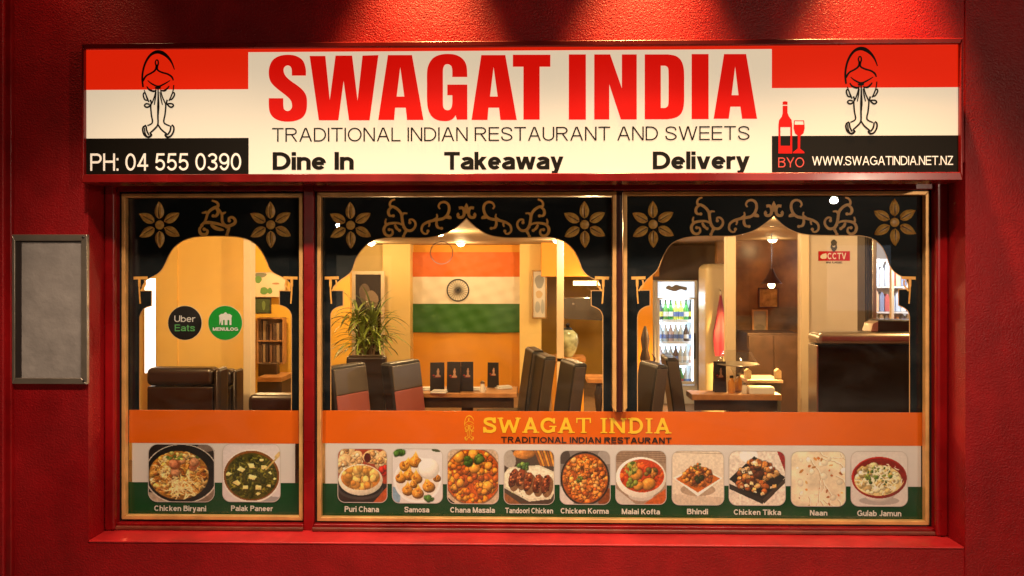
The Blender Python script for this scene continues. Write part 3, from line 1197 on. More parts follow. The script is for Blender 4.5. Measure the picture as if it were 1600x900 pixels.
def d_biryani():
    p = Pic((30, 24, 22), 1)
    p.ell(.02, .02, .3, .14, (170, 150, 130)); p.ell(.95, .1, .2, .3, (120, 100, 85), shade=.4); p.ell(.88, .95, .14, .08, (110, 95, 85))
    p.ell(.5, .48, .56, .52, (200, 190, 175)); p.ell(.5, .485, .545, .505, (22, 18, 16))
    k = p.a.copy()
    p.ell(.46, .46, .46, .42, (170, 115, 40), shade=.2)
    p.bits(110, .46, .46, .42, .39, .025, .05, [(205, 150, 60), (225, 180, 95), (180, 110, 35), (235, 205, 140), (150, 80, 30)], elong=1.8)
    for _ in range(230):
        a = p.rs.rand() * 2 * pi; q = math.sqrt(p.rs.rand()) * .42
        p.strand(.46 + q * cos(a), .46 + q * .93 * sin(a), .1, [(225, 175, 95), (210, 150, 65), (238, 205, 140), (175, 110, 40)][p.rs.randint(4)], .006)
    p.bits(8, .5, .62, .3, .12, .05, .08, [(196, 120, 80), (205, 140, 95), (180, 95, 55)], elong=1.6, shade=.3)
    p.bits(9, .5, .78, .26, .08, .02, .04, [(110, 130, 55), (80, 105, 40), (170, 165, 80)], shade=.25)
    for _ in range(40):
        p.strand(.5 + p.rs.randn() * .13, .25 + p.rs.randn() * .08, .16, (238, 212, 150), .008)
    p.inside(.46, .46, .46, .43, k); p.speck(.35); return p.a


def d_palak():
    p = Pic((205, 195, 195), 2)
    p.ell(.75, .0, .4, .1, (150, 145, 145)); p.ell(.5, .44, .5, .46, (225, 215, 205)); p.ell(.5, .45, .485, .435, (120, 70, 25)); p.ell(.5, .44, .45, .40, (70, 66, 15))
    k = p.a.copy()
    p.bits(150, .5, .44, .43, .38, .015, .04, [(90, 88, 20), (60, 60, 12), (115, 105, 30), (45, 48, 10), (80, 70, 20)])
    for _ in range(60):
        a = p.rs.rand() * 2 * pi; q = math.sqrt(p.rs.rand()) * .4
        p.strand(.5 + q * cos(a), .44 + q * .9 * sin(a), .1, [(130, 125, 40), (40, 45, 10)][p.rs.randint(2)], .006)
    for x, y, r in ((.32, .56, .075), (.52, .43, .08), (.24, .33, .08), (.5, .62, .07), (.72, .6, .06), (.4, .25, .06), (.62, .25, .07), (.1, .48, .06), (.8, .28, .04), (.82, .5, .04), (.62, .14, .05), (.68, .72, .04), (.9, .4, .035)):
        t = p.rs.rand() * pi
        pts = [(x + r * cos(t + j * pi / 2 + p.rs.randn() * .3), y + r * .7 * sin(t + j * pi / 2 + p.rs.randn() * .2)) for j in range(4)]
        p.poly([(a + .01, b - .025) for a, b in pts], (60, 52, 12)); p.poly(pts, (232, 208, 130), 3)
    p.inside(.5, .44, .45, .40, k)
    p.line(.75, .56, 1.0, .82, .014, (190, 160, 90)); p.line(.93, .78, .99, .84, .03, (200, 170, 110))
    p.speck(.25); return p.a


def d_puri():
    p = Pic((150, 60, 35), 3)
    for x, y in ((.18, .9), (.35, .78), (.7, .85), (.1, .72), (.9, .8)):
        p.ell(x, y, .2, .13, (225, 185, 130), p.rs.rand() * 90, shade=.25)
        p.bits(14, x, y, .16, .1, .02, .05, [(240, 210, 160), (205, 150, 90), (215, 165, 110)])
    p.ell(.6, .83, .07, .09, (80, 25, 20)); p.bits(6, .92, .6, .05, .1, .04, .06, [(190, 40, 25)])
    p.poly([(0, 0), (1, 0), (1, .35), (0, .42)], (40, 28, 24)); p.poly([(.72, 0), (1, 0), (1, .3)], (170, 75, 30))
    p.ell(.46, .28, .48, .22, (24, 20, 20)); p.ell(.46, .25, .46, .2, (60, 52, 50)); p.ell(.46, .3, .44, .2, (18, 15, 15))
    p.ell(.46, .42, .45, .29, (240, 225, 200), shade=.2); p.ell(.46, .46, .40, .235, (190, 120, 45))
    k = p.a.copy()
    p.bits(60, .46, .46, .36, .2, .05, .09, [(225, 165, 75), (210, 145, 60), (235, 185, 100), (200, 130, 50)], shade=.3, dark=.3)
    p.inside(.46, .46, .40, .235, k); p.speck(.2); return p.a


def d_samosa():
    p = Pic((205, 200, 200), 4)
    p.bits(7, .12, .93, .1, .05, .03, .06, [(60, 100, 35), (80, 125, 45)]); p.ell(.9, .98, .12, .04, (60, 70, 40)); p.ell(.0, .1, .16, .2, (120, 150, 175))
    p.ell(.5, .42, .47, .42, (235, 228, 220)); p.ell(.5, .42, .43, .37, (215, 205, 195))
    for x, y, s_ in ((.25, .7, .16), (.45, .78, .17), (.32, .53, .15), (.16, .47, .14), (.3, .25, .15), (.5, .2, .16), (.48, .47, .15), (.72, .32, .17), (.88, .48, .11), (.42, .36, .10)):
        a = R(90 + p.rs.randn() * 14)
        tip = (x + cos(a) * s_, y + sin(a) * s_)
        p.ell(x + .01, y - .03, s_ * .75, s_ * .6, (95, 55, 20))
        p.poly([tip, (x - s_ * .68, y - s_ * .1), (x + s_ * .68, y - s_ * .1)], (222, 155, 55), 2)
        p.ell(x, y - s_ * .08, s_ * .72, s_ * .55, (212, 140, 45), shade=.45)
        p.line(tip[0], tip[1], x - s_ * .2, y - s_ * .3, .008, (245, 190, 95)); p.bits(4, x, y, s_ * .4, s_ * .4, .012, .03, [(170, 95, 25), (190, 115, 35)], dark=0)
    p.ell(.72, .63, .215, .195, (190, 180, 172)); p.ell(.72, .645, .205, .18, (235, 226, 216), shade=.15)
    p.bits(6, .72, .08, .08, .03, .03, .05, [(60, 100, 35)]); p.speck(.15); return p.a


def d_chana():
    p = Pic((190, 165, 140), 5)
    p.ell(.5, .5, .56, .54, (120, 85, 60)); p.ell(.5, .5, .54, .51, (185, 80, 15)); k = p.a.copy()
    p.bits(150, .5, .5, .52, .49, .03, .065, [(205, 125, 30), (225, 150, 50), (180, 85, 15), (200, 105, 20), (160, 70, 15)], elong=1.3)
    for x, y, r in ((.23, .86, .11), (.5, .9, .11), (.53, .66, .11), (.25, .38, .08), (.8, .7, .08), (.78, .32, .10), (.72, .22, .06)):
        p.ell(x, y, r, r * .85, (230, 150, 50), p.rs.rand() * 90, shade=.45, dark=.6)
    p.bits(12, .4, .78, .07, .06, .03, .06, [(50, 75, 20), (70, 100, 30)]); p.bits(12, .63, .82, .06, .06, .03, .06, [(50, 75, 20), (85, 110, 35)])
    p.inside(.5, .5, .545, .515, k); p.poly([(0, 0), (.16, 0), (0, .12)], (40, 30, 26)); p.speck(.25); return p.a


def d_tandoori():
    p = Pic((70, 55, 45), 6)
    p.ell(.08, .85, .14, .2, (160, 150, 140), 30); p.ell(.4, .93, .22, .1, (190, 120, 50), shade=.4)
    for j in range(7):
        p.line(.62 + j * .06, .98, .74 + j * .05, .72, .02, (200, 135, 45) if j % 2 else (140, 80, 30))
    p.poly([(0, .56), (.1, .68), (.7, .72), (1, .6), (1, .22), (.93, .1), (.5, .05), (0, .3)], (205, 195, 170)); p.poly([(.02, .55), (.12, .65), (.7, .69), (.97, .58), (.92, .16), (.5, .09), (.04, .32)], (228, 216, 190))
    p.poly([(0, 0), (.35, 0), (0, .22)], (130, 80, 45))
    for x, y in ((.18, .48), (.33, .5), (.48, .41), (.66, .38), (.83, .37)):
        p.ell(x + .04, y - .05, .11, .2, (120, 85, 55), -12); p.ell(x, y, .082, .185, (125, 55, 25), -18, shade=.5)
        p.bits(22, x, y, .06, .15, .012, .028, [(165, 85, 45), (90, 35, 15), (185, 110, 65), (70, 25, 12)], dark=.3)
    p.bits(12, .42, .7, .12, .05, .02, .05, [(60, 90, 40), (40, 70, 30), (120, 140, 60)]); p.bits(10, .45, .2, .3, .06, .006, .012, [(110, 120, 40), (170, 120, 50)], dark=0)
    p.speck(.25); return p.a


def d_korma():
    p = Pic((120, 110, 105), 7)
    p.ell(.05, .1, .2, .25, (200, 190, 185), 40); p.ell(.95, .1, .2, .2, (120, 60, 25)); p.ell(.95, .9, .2, .15, (150, 140, 135)); p.ell(.05, .9, .15, .15, (70, 60, 55))
    p.ell(.5, .48, .49, .5, (30, 22, 20)); p.ell(.5, .48, .465, .475, (70, 50, 40)); p.ell(.5, .48, .45, .46, (160, 75, 20)); k = p.a.copy()
    p.bits(170, .5, .48, .43, .44, .03, .06, [(215, 125, 45), (230, 150, 70), (190, 95, 30), (200, 110, 40), (235, 170, 95), (150, 70, 20)], elong=1.2, sq=False)
    p.bits(60, .5, .48, .4, .4, .025, .05, [(225, 140, 60), (205, 115, 40)], sq=True)
    p.bits(8, .38, .46, .06, .05, .015, .03, [(90, 110, 40)]); p.inside(.5, .48, .45, .46, k); p.speck(.25); return p.a


def d_kofta():
    p = Pic((150, 125, 105), 8)
    for j in range(6):
        p.line(0, .95 - j * .03, 1, .99 - j * .04, .008, (120, 95, 75))
    p.poly([(.55, 0), (1, 0), (1, .3)], (180, 85, 35)); p.poly([(0, 0), (.4, 0), (0, .3)], (190, 180, 170))
    p.ell(.5, .16, .25, .1, (185, 175, 165)); p.ell(.5, .5, .5, .38, (235, 225, 210), shade=.12); p.ell(.52, .53, .44, .31, (185, 60, 15)); k = p.a.copy()
    p.bits(50, .52, .53, .42, .28, .02, .05, [(200, 75, 20), (170, 50, 12), (215, 100, 35)], dark=.2, shade=.2)
    for x, y, r in ((.65, .38, .14), (.4, .55, .14), (.45, .34, .10), (.75, .6, .09)):
        p.ell(x, y, r, r * .8, (205, 135, 50), 20, shade=.5, dark=.5)
    p.bits(30, .28, .68, .14, .12, .015, .04, [(120, 135, 40), (160, 160, 70), (80, 105, 30), (190, 150, 60)], shade=.25, elong=2); p.bits(8, .3, .4, .1, .06, .03, .05, [(130, 140, 50)]); p.bits(8, .7, .6, .12, .1, .03, .05, [(150, 90, 30), (110, 90, 30)])
    p.inside(.52, .53, .44, .31, k); p.speck(.2); return p.a


def d_bhindi():
    p = Pic((212, 196, 176), 9)
    p.poly([(0, 0), (1, 0), (1, .14), (0, .2)], (196, 178, 158)); p.line(.0, .97, 1, .95, .006, (150, 130, 110))
    p.ell(.5, .28, .34, .12, (165, 142, 120)); p.poly([(.02, .5), (.5, .74), (.98, .5), (.5, .16)], (240, 228, 210)); p.poly([(.07, .48), (.5, .7), (.93, .49), (.5, .23)], (185, 95, 25)); p.ell(.5, .52, .3, .2, (170, 90, 30))
    p.bits(90, .5, .53, .3, .18, .022, .045, [(190, 110, 35), (150, 75, 20), (215, 140, 60), (120, 55, 15), (170, 95, 30)]); p.bits(5, .5, .5, .1, .06, .03, .05, [(40, 45, 15)]); p.bits(9, .5, .72, .1, .05, .015, .03, [(160, 90, 30), (80, 90, 30)]); p.speck(.18); return p.a


def d_tikka():
    p = Pic((215, 200, 185), 10)
    p.ell(.35, .92, .16, .14, (240, 232, 220)); p.poly([(.85, 1), (1, 1), (1, .6)], (140, 30, 30)); p.poly([(0, .48), (.45, .9), (1, .52), (.6, .03)], (20, 16, 15)); p.poly([(0, .4), (.6, .12), (.6, .02), (0, .3)], (40, 32, 28)); p.poly([(.6, .12), (1, .5), (1, .42), (.62, .02)], (60, 48, 40))
    p.bits(75, .5, .52, .36, .3, .03, .07, [(165, 85, 30), (120, 55, 18), (195, 120, 50), (90, 40, 14), (215, 160, 95)], elong=1.5, dark=.8); p.bits(26, .5, .5, .36, .3, .025, .05, [(225, 185, 130), (205, 150, 85), (240, 215, 180)], sq=True); p.speck(.35); return p.a


def d_naan():
    p = Pic((226, 208, 178), 11)
    n = vnoise(p.rs, 5) + .5 * vnoise(p.rs, 11)
    p.a *= (.86 + .16 * n)[..., None]
    for _ in range(14):
        x, y = p.rs.rand(2); a = -1.0 + p.rs.randn() * .35
        for _ in range(7):
            x2, y2 = x + cos(a) * .07, y + sin(a) * .07
            p.line(x, y, x2, y2, .005, (175, 135, 90)); p.line(x + .012, y + .008, x2 + .012, y2 + .008, .007, (242, 230, 206)); x, y = x2, y2; a += p.rs.randn() * .35
    p.bits(26, .5, .5, .6, .55, .008, .025, [(190, 130, 60), (170, 95, 35), (205, 160, 95)], dark=0, shade=0, elong=2.5); p.bits(14, .5, .5, .55, .5, .02, .06, [(238, 224, 196)], dark=.2, shade=.12); p.speck(.08); return p.a


def d_gulab():
    p = Pic((205, 196, 190), 12)
    p.ell(.5, .1, .36, .08, (165, 155, 150)); p.ell(.5, .26, .3, .18, (220, 210, 200), shade=.2); p.ell(.5, .52, .49, .38, (170, 35, 22), shade=.25); p.ell(.5, .5, .44, .3, (210, 185, 130)); p.ell(.5, .56, .455, .31, (120, 25, 15)); p.ell(.48, .47, .42, .28, (215, 190, 130)); k = p.a.copy()
    p.bits(80, .48, .5, .4, .28, .03, .06, [(232, 212, 155), (215, 185, 120), (240, 226, 180), (195, 165, 95)], dark=.4, shade=.3)
    for _ in range(60):
        p.strand(.48 + p.rs.randn() * .18, .48 + p.rs.randn() * .11, .12, (246, 234, 196), .008)
    p.bits(34, .5, .55, .24, .18, .01, .026, [(80, 105, 35), (120, 135, 55), (60, 85, 30)], dark=.3, elong=2); p.inside(.49, .51, .43, .31, k); p.speck(.18); return p.a


M_print = bpy.data.materials.new('printed photograph')
M_print.use_nodes = True
_t = M_print.node_tree
_a = _t.nodes.new('ShaderNodeAttribute')
_a.attribute_name = 'print'
_t.links.new(_a.outputs['Color'], _t.nodes['Principled BSDF'].inputs['Base Color'])
_t.nodes['Principled BSDF'].inputs['Roughness'].default_value = 0.4


def dish(parent, fn, x0, x1, y0, y1, Y, label):
    col = np.clip(srgb(fn()) * 1.3, 0, .92)
    cx = (x0 + x1) / 2
    xa, xb, za, zb = X(x0, Y), X(x1, Y), Z(y1, Y, cx), Z(y0, Y, cx)
    n = NG
    r = .14
    vs, fs, cols = [], [], []
    for j in range(n + 1):
        for i in range(n + 1):
            vs.append((xa + (xb - xa) * i / n, Y, zb + (za - zb) * j / n))
    for j in range(n):
        for i in range(n):
            u, v = (i + .5) / n, (j + .5) / n
            dx, dy = max(r - u, u - 1 + r, 0), max(r - v, v - 1 + r, 0)
            if math.hypot(dx, dy) > r:
                continue
            fs.append((j * (n + 1) + i, (j + 1) * (n + 1) + i, (j + 1) * (n + 1) + i + 1, j * (n + 1) + i + 1))
            cols.append(col[j, i])
    me = bpy.data.meshes.new('dish_picture')
    me.from_pydata(vs, [], fs)
    at = me.color_attributes.new('print', 'FLOAT_COLOR', 'CORNER')
    arr = np.ones((len(fs), 4, 4), np.float32)
    arr[:, :, :3] = np.array(cols, np.float32)[:, None, :]
    at.data.foreach_set('color', arr.ravel())
    o = obj('dish_picture', me, M_print, parent)
    o['label'] = label
    b = MB()
    b.ribbon(rrect(xa, xb, za, zb, r * (xb - xa)), .0035, Y - .0012, closed=True)
    b.build('border', M_border, o)
    return o


M_border = mat('picture border', (0.60, 0.54, 0.50), 0.4)

# ------------------------------------------------------------------ printed banners along the bottom of the windows
YB = 0.027


def banner(label, ox0, ox1, oy0, oy1, wx0, wx1, wy1, gx0, gx1, gy1, cx):
    t = thing('window_banner', label, 'banner', (0, 0, 0), absolute=True)
    zo0, zo1, zw, zg = Z(oy0, YB, cx), Z(oy1, YB, cx), Z(wy1, YB, cx), Z(gy1, YB, cx)
    m = MB(); m.box(X(ox0, YB), X(ox1, YB), YB - .001, YB + .002, zo1, zo0); m.build('orange_band', M_orange, t)
    m = MB(); m.box(X(wx0, YB), X(wx1, YB), YB, YB + .002, zw, zo1); m.build('white_band', M_white, t)
    m = MB(); m.box(X(gx0, YB), X(gx1, YB), YB, YB + .002, zg, zw); m.build('green_band', M_green, t)
    return t


ban1 = banner('short orange, white and green window banner with two dish pictures', 202, 468, 641, 692.5, 206.5, 461, 754, 199.5, 468, 804, 335)
ban2 = banner('long orange, white and green window banner with ten dish pictures and yellow lettering', 503, 1441, 643, 694.5, 508, 1439, 758, 503, 1441, 809, 970)
YD = YB - .0035
for (fn, x0, x1, y0, y1, cap, c0, c1, cb, ct, par, lab) in (
    (d_biryani, 232, 335, 694, 784, 'Chicken Biryani', 241, 322, 798.5, 790, ban1, 'picture of rice and noodles heaped in a black pan'),
    (d_palak, 348, 438, 693.5, 784, 'Palak Paneer', 361, 426, 798.5, 790, ban1, 'picture of green curry with white cheese cubes'),
    (d_puri, 528, 605, 701, 785, 'Puri Chana', 538.5, 592, 800, 791, ban2, 'picture of a white bowl of yellow curry'),
    (d_samosa, 613, 691.5, 701, 786, 'Samosa', 632, 670.5, 800.5, 792, ban2, 'picture of golden pastries round a white dip bowl'),
    (d_chana, 699, 779, 702, 787, 'Chana Masala', 703.5, 773, 801, 792.5, ban2, 'picture of orange chickpea curry with green herbs'),
    (d_tandoori, 787.5, 866, 703, 788, 'Tandoori Chicken', 789.5, 864, 802, 793.5, ban2, 'picture of browned kebabs on a cream plate'),
    (d_korma, 875, 953.5, 704, 788, 'Chicken Korma', 876, 951, 802.5, 794, ban2, 'picture of orange diced curry in a black pan'),
    (d_kofta, 962, 1041, 704, 788, 'Malai Kofta', 971.5, 1031, 803.5, 795, ban2, 'picture of a white bowl of red curry'),
    (d_bhindi, 1050, 1131, 704.5, 789, 'Bhindi', 1073.5, 1106, 803.5, 795, ban2, 'picture of fried okra on a white square plate'),
    (d_tikka, 1139, 1227, 704.5, 789.5, 'Chicken Tikka', 1146.5, 1220, 804.5, 796, ban2, 'picture of browned chicken in a black tray'),
    (d_naan, 1236, 1321, 705, 791, 'Naan', 1265.5, 1292.5, 805.5, 797, ban2, 'picture of pale flat bread'),
    (d_gulab, 1329.5, 1418, 705, 791, 'Gulab Jamun', 1339.5, 1408, 806.5, 797.5, ban2, 'picture of noodles in a red bowl'),
):
    dish(par, fn, x0, x1, y0, y1, YD, lab)
    text('caption', cap, c0, c1, cb, ct, YD, .135, M_capt, par)

# slab-serif window lettering
SL = {
    'S': ([sm([(.50, .50), (.42, .63), (.28, .655), (.12, .62), (.09, .50), (.2, .41), (.36, .35), (.5, .26), (.5, .13), (.38, .06), (.26, .055), (.12, .09), (.06, .22)], 5)],
          [(.46, .45, .56, .72), (0, 0, .09, .27)], .57),
    'W': ([[(.12, .716), (.3, 0)], [(.52, .6), (.3, 0)], [(.52, .6), (.74, 0)], [(.94, .716), (.74, 0)]], [(0, .66, .27, .716), (.80, .66, 1.05, .716)], 1.05),
    'A': ([[(.12, 0), (.37, .716)], [(.62, 0), (.37, .716)], [(.2, .23), (.54, .23)]], [(0, 0, .24, .056), (.48, 0, .76, .056)], .76),
    'G': ([arc(.34, .358, .28, .30, 40, 330, 22), [(.58, .05), (.58, .32)]], [(.38, .28, .70, .335), (.55, .45, .64, .70)], .70),
    'T': ([[(.33, 0), (.33, .716)]], [(0, .655, .66, .716), (0, .48, .06, .7), (.60, .48, .66, .7), (.2, 0, .46, .056)], .66),
    'I': ([[(.17, 0), (.17, .716)]], [(.02, 0, .32, .056), (.02, .66, .32, .716)], .34),
    'N': ([[(.13, 0), (.13, .716)], [(.64, 0), (.64, .716)], [(.14, .7), (.63, .03)]], [(0, 0, .26, .056), (0, .66, .2, .716), (.52, .66, .78, .716)], .78),
    'D': ([[(.14, 0), (.14, .716)], [(.14, .67), (.3, .67)] + arc(.3, .358, .30, .312, 90, -90, 14) + [(.14, .046)]], [(0, 0, .2, .056), (0, .66, .2, .716)], .70),
}


def slab(s, px0, px1, base, cap, Y, material, parent):
    pen = 0
    m = MB()
    items = []
    for c in s:
        if c == ' ':
            pen += .34
            continue
        st, bars, W = SL[c]
        items.append((pen, st, bars))
        pen += W + .06
    pen -= .06
    xm = (px0 + px1) / 2
    x0, x1, z0, z1 = X(px0, Y), X(px1, Y), Z(base, Y, xm), Z(cap, Y, xm)
    kx, kz = (x1 - x0) / pen, (z1 - z0) / .716
    f = lambda p, q: (x0 + (p + q[0]) * kx, z0 + q[1] * kz)
    for p, st, bars in items:
        for s_ in st:
            m.ribbon([f(p, q) for q in s_], .135 * (kx + kz) / 2, Y, step=.00004)
        for a, b, c, d in bars:
            m.fan([f(p, q) for q in ((a, b), (c, b), (c, d), (a, d))], Y - m.k * .00004)
            m.k += 1
    return m.build('shop_name_lettering', material, parent)


slab('SWAGAT INDIA', 755, 1049, 676.5, 653, YD, M_yellowtext, ban2)
text('tagline_lettering', 'TRADITIONAL INDIAN RESTAURANT', 783, 1049, 692.3, 683, YD, .13, M_ink, ban2, track=.1)

# ------------------------------------------------------------------ emblem: veiled head over folded hands, line drawing
EMB = [  # strokes in zoom units (5.62 per photo pixel), with width
    ([(132, 430), (125, 350), (135, 270), (160, 200), (200, 145), (250, 120), (300, 128), (350, 165), (385, 215), (408, 275)], [9, 10, 10, 11, 13, 18, 20, 14, 9, 4]),
    ([(130, 375), (160, 330), (205, 305), (238, 280), (248, 245), (240, 215), (248, 192), (262, 195), (266, 222), (256, 250), (262, 280), (300, 300), (350, 315), (385, 340), (398, 370)], [11, 9, 9, 10, 9, 7, 7, 7, 8, 10, 9, 9, 9, 10, 6]),
    ([(172, 370), (210, 400), (265, 422), (320, 400), (370, 370)], [4, 8, 9, 8, 4]),
    ([(165, 422), (185, 450), (225, 465), (250, 455)], [5, 10, 11, 6]),
    ([(290, 458), (320, 460), (345, 440), (362, 418)], [6, 11, 9, 5]),
    ([(262, 425), (264, 445)], [34, 26]),
    ([(402, 410), (396, 460), (375, 520)], [6, 6, 4]),
    ([(142, 455), (160, 500), (180, 545)], [5, 6, 5]),
    ([(246, 450), (236, 500), (215, 560), (200, 590), (205, 670), (214, 740), (170, 768)], [6, 7, 7, 8, 8, 8, 7]),
    ([(286, 450), (300, 510), (322, 560), (332, 590), (325, 670), (316, 740), (368, 770)], [6, 7, 7, 8, 8, 8, 7]),
    ([(264, 440), (266, 520), (266, 600), (263, 680), (262, 755), (235, 795), (190, 835)], [6, 9, 13, 9, 8, 9, 8]),
    ([(262, 755), (292, 800), (340, 840)], [8, 9, 8]),
    ([(248, 470), (240, 530), (231, 585)], [4, 7, 5]),
    ([(280, 470), (290, 530), (303, 585)], [4, 7, 5]),
    ([(180, 545), (150, 540), (135, 505), (140, 480), (155, 490), (168, 530), (185, 560)], [6, 8, 8, 7, 7, 7, 7]),
    ([(195, 540), (205, 570), (185, 600), (160, 605), (145, 590), (160, 575), (190, 580)], [9, 8, 9, 9, 8, 8, 8]),
    ([(360, 540), (385, 535), (408, 500), (405, 478), (390, 485), (375, 520), (360, 550)], [6, 8, 8, 7, 7, 7, 7]),
    ([(345, 540), (340, 570), (365, 600), (385, 605), (400, 590), (385, 575), (350, 575)], [9, 8, 9, 9, 8, 8, 8]),
    ([(160, 765), (135, 780), (130, 810), (145, 850), (180, 868), (205, 850), (195, 835)], [10, 9, 9, 9, 11, 12, 8]),
    ([(160, 770), (165, 810), (185, 850)], [8, 9, 8]),
    ([(145, 785), (150, 830), (165, 860)], [6, 7, 6]),
    ([(385, 760), (402, 780), (400, 820), (375, 860), (345, 868), (330, 850), (345, 838)], [8, 9, 9, 9, 11, 12, 8]),
    ([(378, 768), (370, 815), (345, 850)], [8, 9, 8]),
]


def emblem(name, cx, top, sc, Y, material, parent, wk=1.0):
    m = MB()
    for pts, ws in EMB:
        n = 5
        q = sm([(a, b) for a, b in pts], n)
        wi = np.interp(np.linspace(0, len(ws) - 1, len(q)), range(len(ws)), ws)
        pp = [P(cx + (a - 264) / 5.62 * sc, top + (b - 115) / 5.62 * sc, Y) for a, b in q]
        k = (Y - CAM.y) / F
        m.ribbon(pp, list(wi / 5.62 * sc * k * wk), Y, step=.00005)
    return m.build(name, material, parent)


emblem('emblem', 733, 649.5, .285, YD, M_yellowtext, ban2, 1.5)

# ------------------------------------------------------------------ shop sign
YS = -0.338
sign = thing('shop_sign', 'long backlit red and cream restaurant sign with big red lettering over the windows', 'sign', (X(816, YS), -.2, Z(180, YS, 816)), absolute=True)
zs = lambda py, c=816, y=YS: Z(py, y, c)
fx0, fx1, fz0, fz1 = X(127, -.36), X(1505, -.36), Z(283.5, -.36, 816), Z(63.5, -.36, 816)
ix0, ix1, iz0, iz1 = X(135, YS), X(1497, YS), zs(271.5), zs(74)
m = MB()


def mitre(m, o, i, y0, y1):
    (a, b, c, d), (e, f, g, h) = o, i
    m.prism([(a, c), (b, c), (f, g), (e, g)], y0, y1)
    m.prism([(a, d), (e, h), (f, h), (b, d)], y0, y1)
    m.prism([(a, c), (e, g), (e, h), (a, d)], y0, y1)
    m.prism([(b, c), (b, d), (f, h), (f, g)], y0, y1)


mitre(m, (fx0, fx1, fz0, fz1), (ix0, ix1, iz0, iz1), -.36, YW + .001 - .002)
m.build('frame', M_signframe, sign, bevel=.004)
m = MB(); m.box(fx0 + .02, fx1 - .02, YS + .006, YW - .004, fz0 + .006, fz1 - .006); m.build('sign_box', mat('sign box metal', (0.06, 0.012, 0.01), 0.35, .3), sign)
m = MB(); m.box(ix0, ix1, YS, YS + .005, iz0, iz1); m.build('face_panel', M_cream, sign)
e = .0015
m = MB()
m.box(ix0, X(388, YS), YS - e, YS - .0002, zs(140, 260), iz1 - .0003)
m.build('red_stripe', M_signred, sign)
m = MB()
m.box(X(388, YS), X(1206, YS), YS - e, YS - .0002, zs(79), iz1 - .0003)
m.build('red_stripe', M_signred, sign)
m = MB()
m.box(X(1206, YS), ix1, YS - e, YS - .0002, zs(137, 1350), iz1 - .0003)
m.build('red_stripe', M_signred, sign)
m = MB(); m.box(ix0, X(388.5, YS), YS - e, YS - .0002, iz0 + .0003, zs(216, 260)); m.build('black_panel', M_signblack, sign)
m = MB(); m.box(X(1206, YS), ix1, YS - e, YS - .0002, iz0 + .0003, zs(212, 1350)); m.build('black_panel', M_signblack, sign)
YT = YS - .003
q2 = lambda l: [P(380 + a / 3.75, 50 + b / 3.75, YT) for a, b in l]
q3 = lambda l: [P(800 + a / 3.75, 50 + b / 3.75, YT) for a, b in l]
Sg = sm([(367, 255), (366, 215), (350, 168), (312, 141), (262, 133), (210, 141), (172, 166), (153, 207), (150, 250), (160, 290), (187, 322), (222, 350), (255, 376), (278, 400), (286, 425), (284, 445), (273, 459), (257, 463), (242, 455), (235, 438), (234, 388)], 4) + \
    [(150, 388)] + sm([(150, 388), (150, 430), (156, 470), (176, 500), (212, 519), (258, 525), (308, 519), (346, 501), (367, 468), (373, 425), (370, 378), (352, 344), (320, 315), (280, 287), (252, 262), (239, 240), (236, 218), (244, 202), (260, 195), (276, 202), (284, 220), (285, 255)], 4)[1:]
Gg = [(1313, 263), (1225, 263)] + sm([(1225, 263), (1225, 225), (1220, 201), (1209, 191), (1196, 188), (1182, 192), (1173, 208), (1170, 235), (1170, 330), (1170, 420), (1174, 443), (1184, 455), (1198, 458), (1212, 454), (1221, 440), (1225, 415), (1225, 370)], 3)[1:] + \
    [(1196, 370), (1196, 308), (1313, 308), (1313, 513), (1252, 513), (1244, 487)] + sm([(1244, 487), (1232, 505), (1210, 518), (1180, 522), (1135, 515), (1101, 490), (1083, 450), (1077, 400), (1077, 320), (1077, 240), (1085, 195), (1110, 155), (1150, 134), (1200, 128), (1250, 135), (1289, 160), (1309, 200), (1313, 263)], 3)[1:-1]
Wg = [(389, 140), (481, 140), (507, 400), (541, 138), (638, 138), (670, 403), (699, 138), (792, 135), (740, 517), (620, 517), (588, 285), (557, 517), (443, 517)]
A0 = [(848, 135), (989, 135), (1056, 515), (960, 515), (952, 443), (890, 443), (884, 515), (791, 515)]
A1 = [(920, 205), (944, 378), (899, 378)]
sh = lambda l, d: [(a + d, b) for a, b in l]
Tg = [(5, 133), (225, 133), (225, 203), (162, 203), (162, 513), (67, 513), (67, 203), (5, 203)]
Ig = [(333, 131), (433, 131), (433, 513), (333, 513)]
Ng = [(482, 131), (575, 131), (644, 330), (644, 131), (731, 131), (731, 512), (638, 512), (570, 305), (570, 512), (482, 512)]
Do = [(778, 131)] + sm([(915, 131), (960, 140), (990, 165), (1005, 205), (1009, 250), (1009, 320), (1009, 395), (1004, 445), (988, 482), (955, 503), (910, 511)], 3) + [(778, 511)]
Di = [(872, 197)] + sm([(897, 197), (910, 204), (917, 225), (918, 320), (917, 415), (911, 436), (897, 445)], 3) + [(872, 445)]
I2 = [(1053, 129), (1152, 129), (1152, 510), (1053, 510)]
A2 = [(1243, 129), (1372, 129), (1436, 508), (1349, 508), (1339, 437), (1280, 437), (1270, 508), (1182, 508)]
A3 = [(1308, 200), (1328, 370), (1287, 370)]
for loops in ([q2(Sg)], [q2(Wg)], [q2(A0), q2(A1)], [q2(Gg)], [q2(sh(A0, 547)), q2(sh(A1, 547))], [q3(Tg)], [q3(Ig)], [q3(Ng)], [q3(Do), q3(Di)], [q3(I2)], [q3(A2), q3(A3)]):
    flat('big_letter', loops, YT, .0022, M_signtext, sign)
text('tagline_lettering', 'TRADITIONAL INDIAN RESTAURANT AND SWEETS', 425, 1171, 220.3, 198.5, YT, .072, M_signblack, sign, track=.085)
text('service_lettering', 'Dine In', 426, 552, 265.5, 237.5, YT, .147, M_signblack, sign, track=.045)
text('service_lettering', 'Takeaway', 694, 880, 265, 237, YT, .147, M_signblack, sign, track=.045)
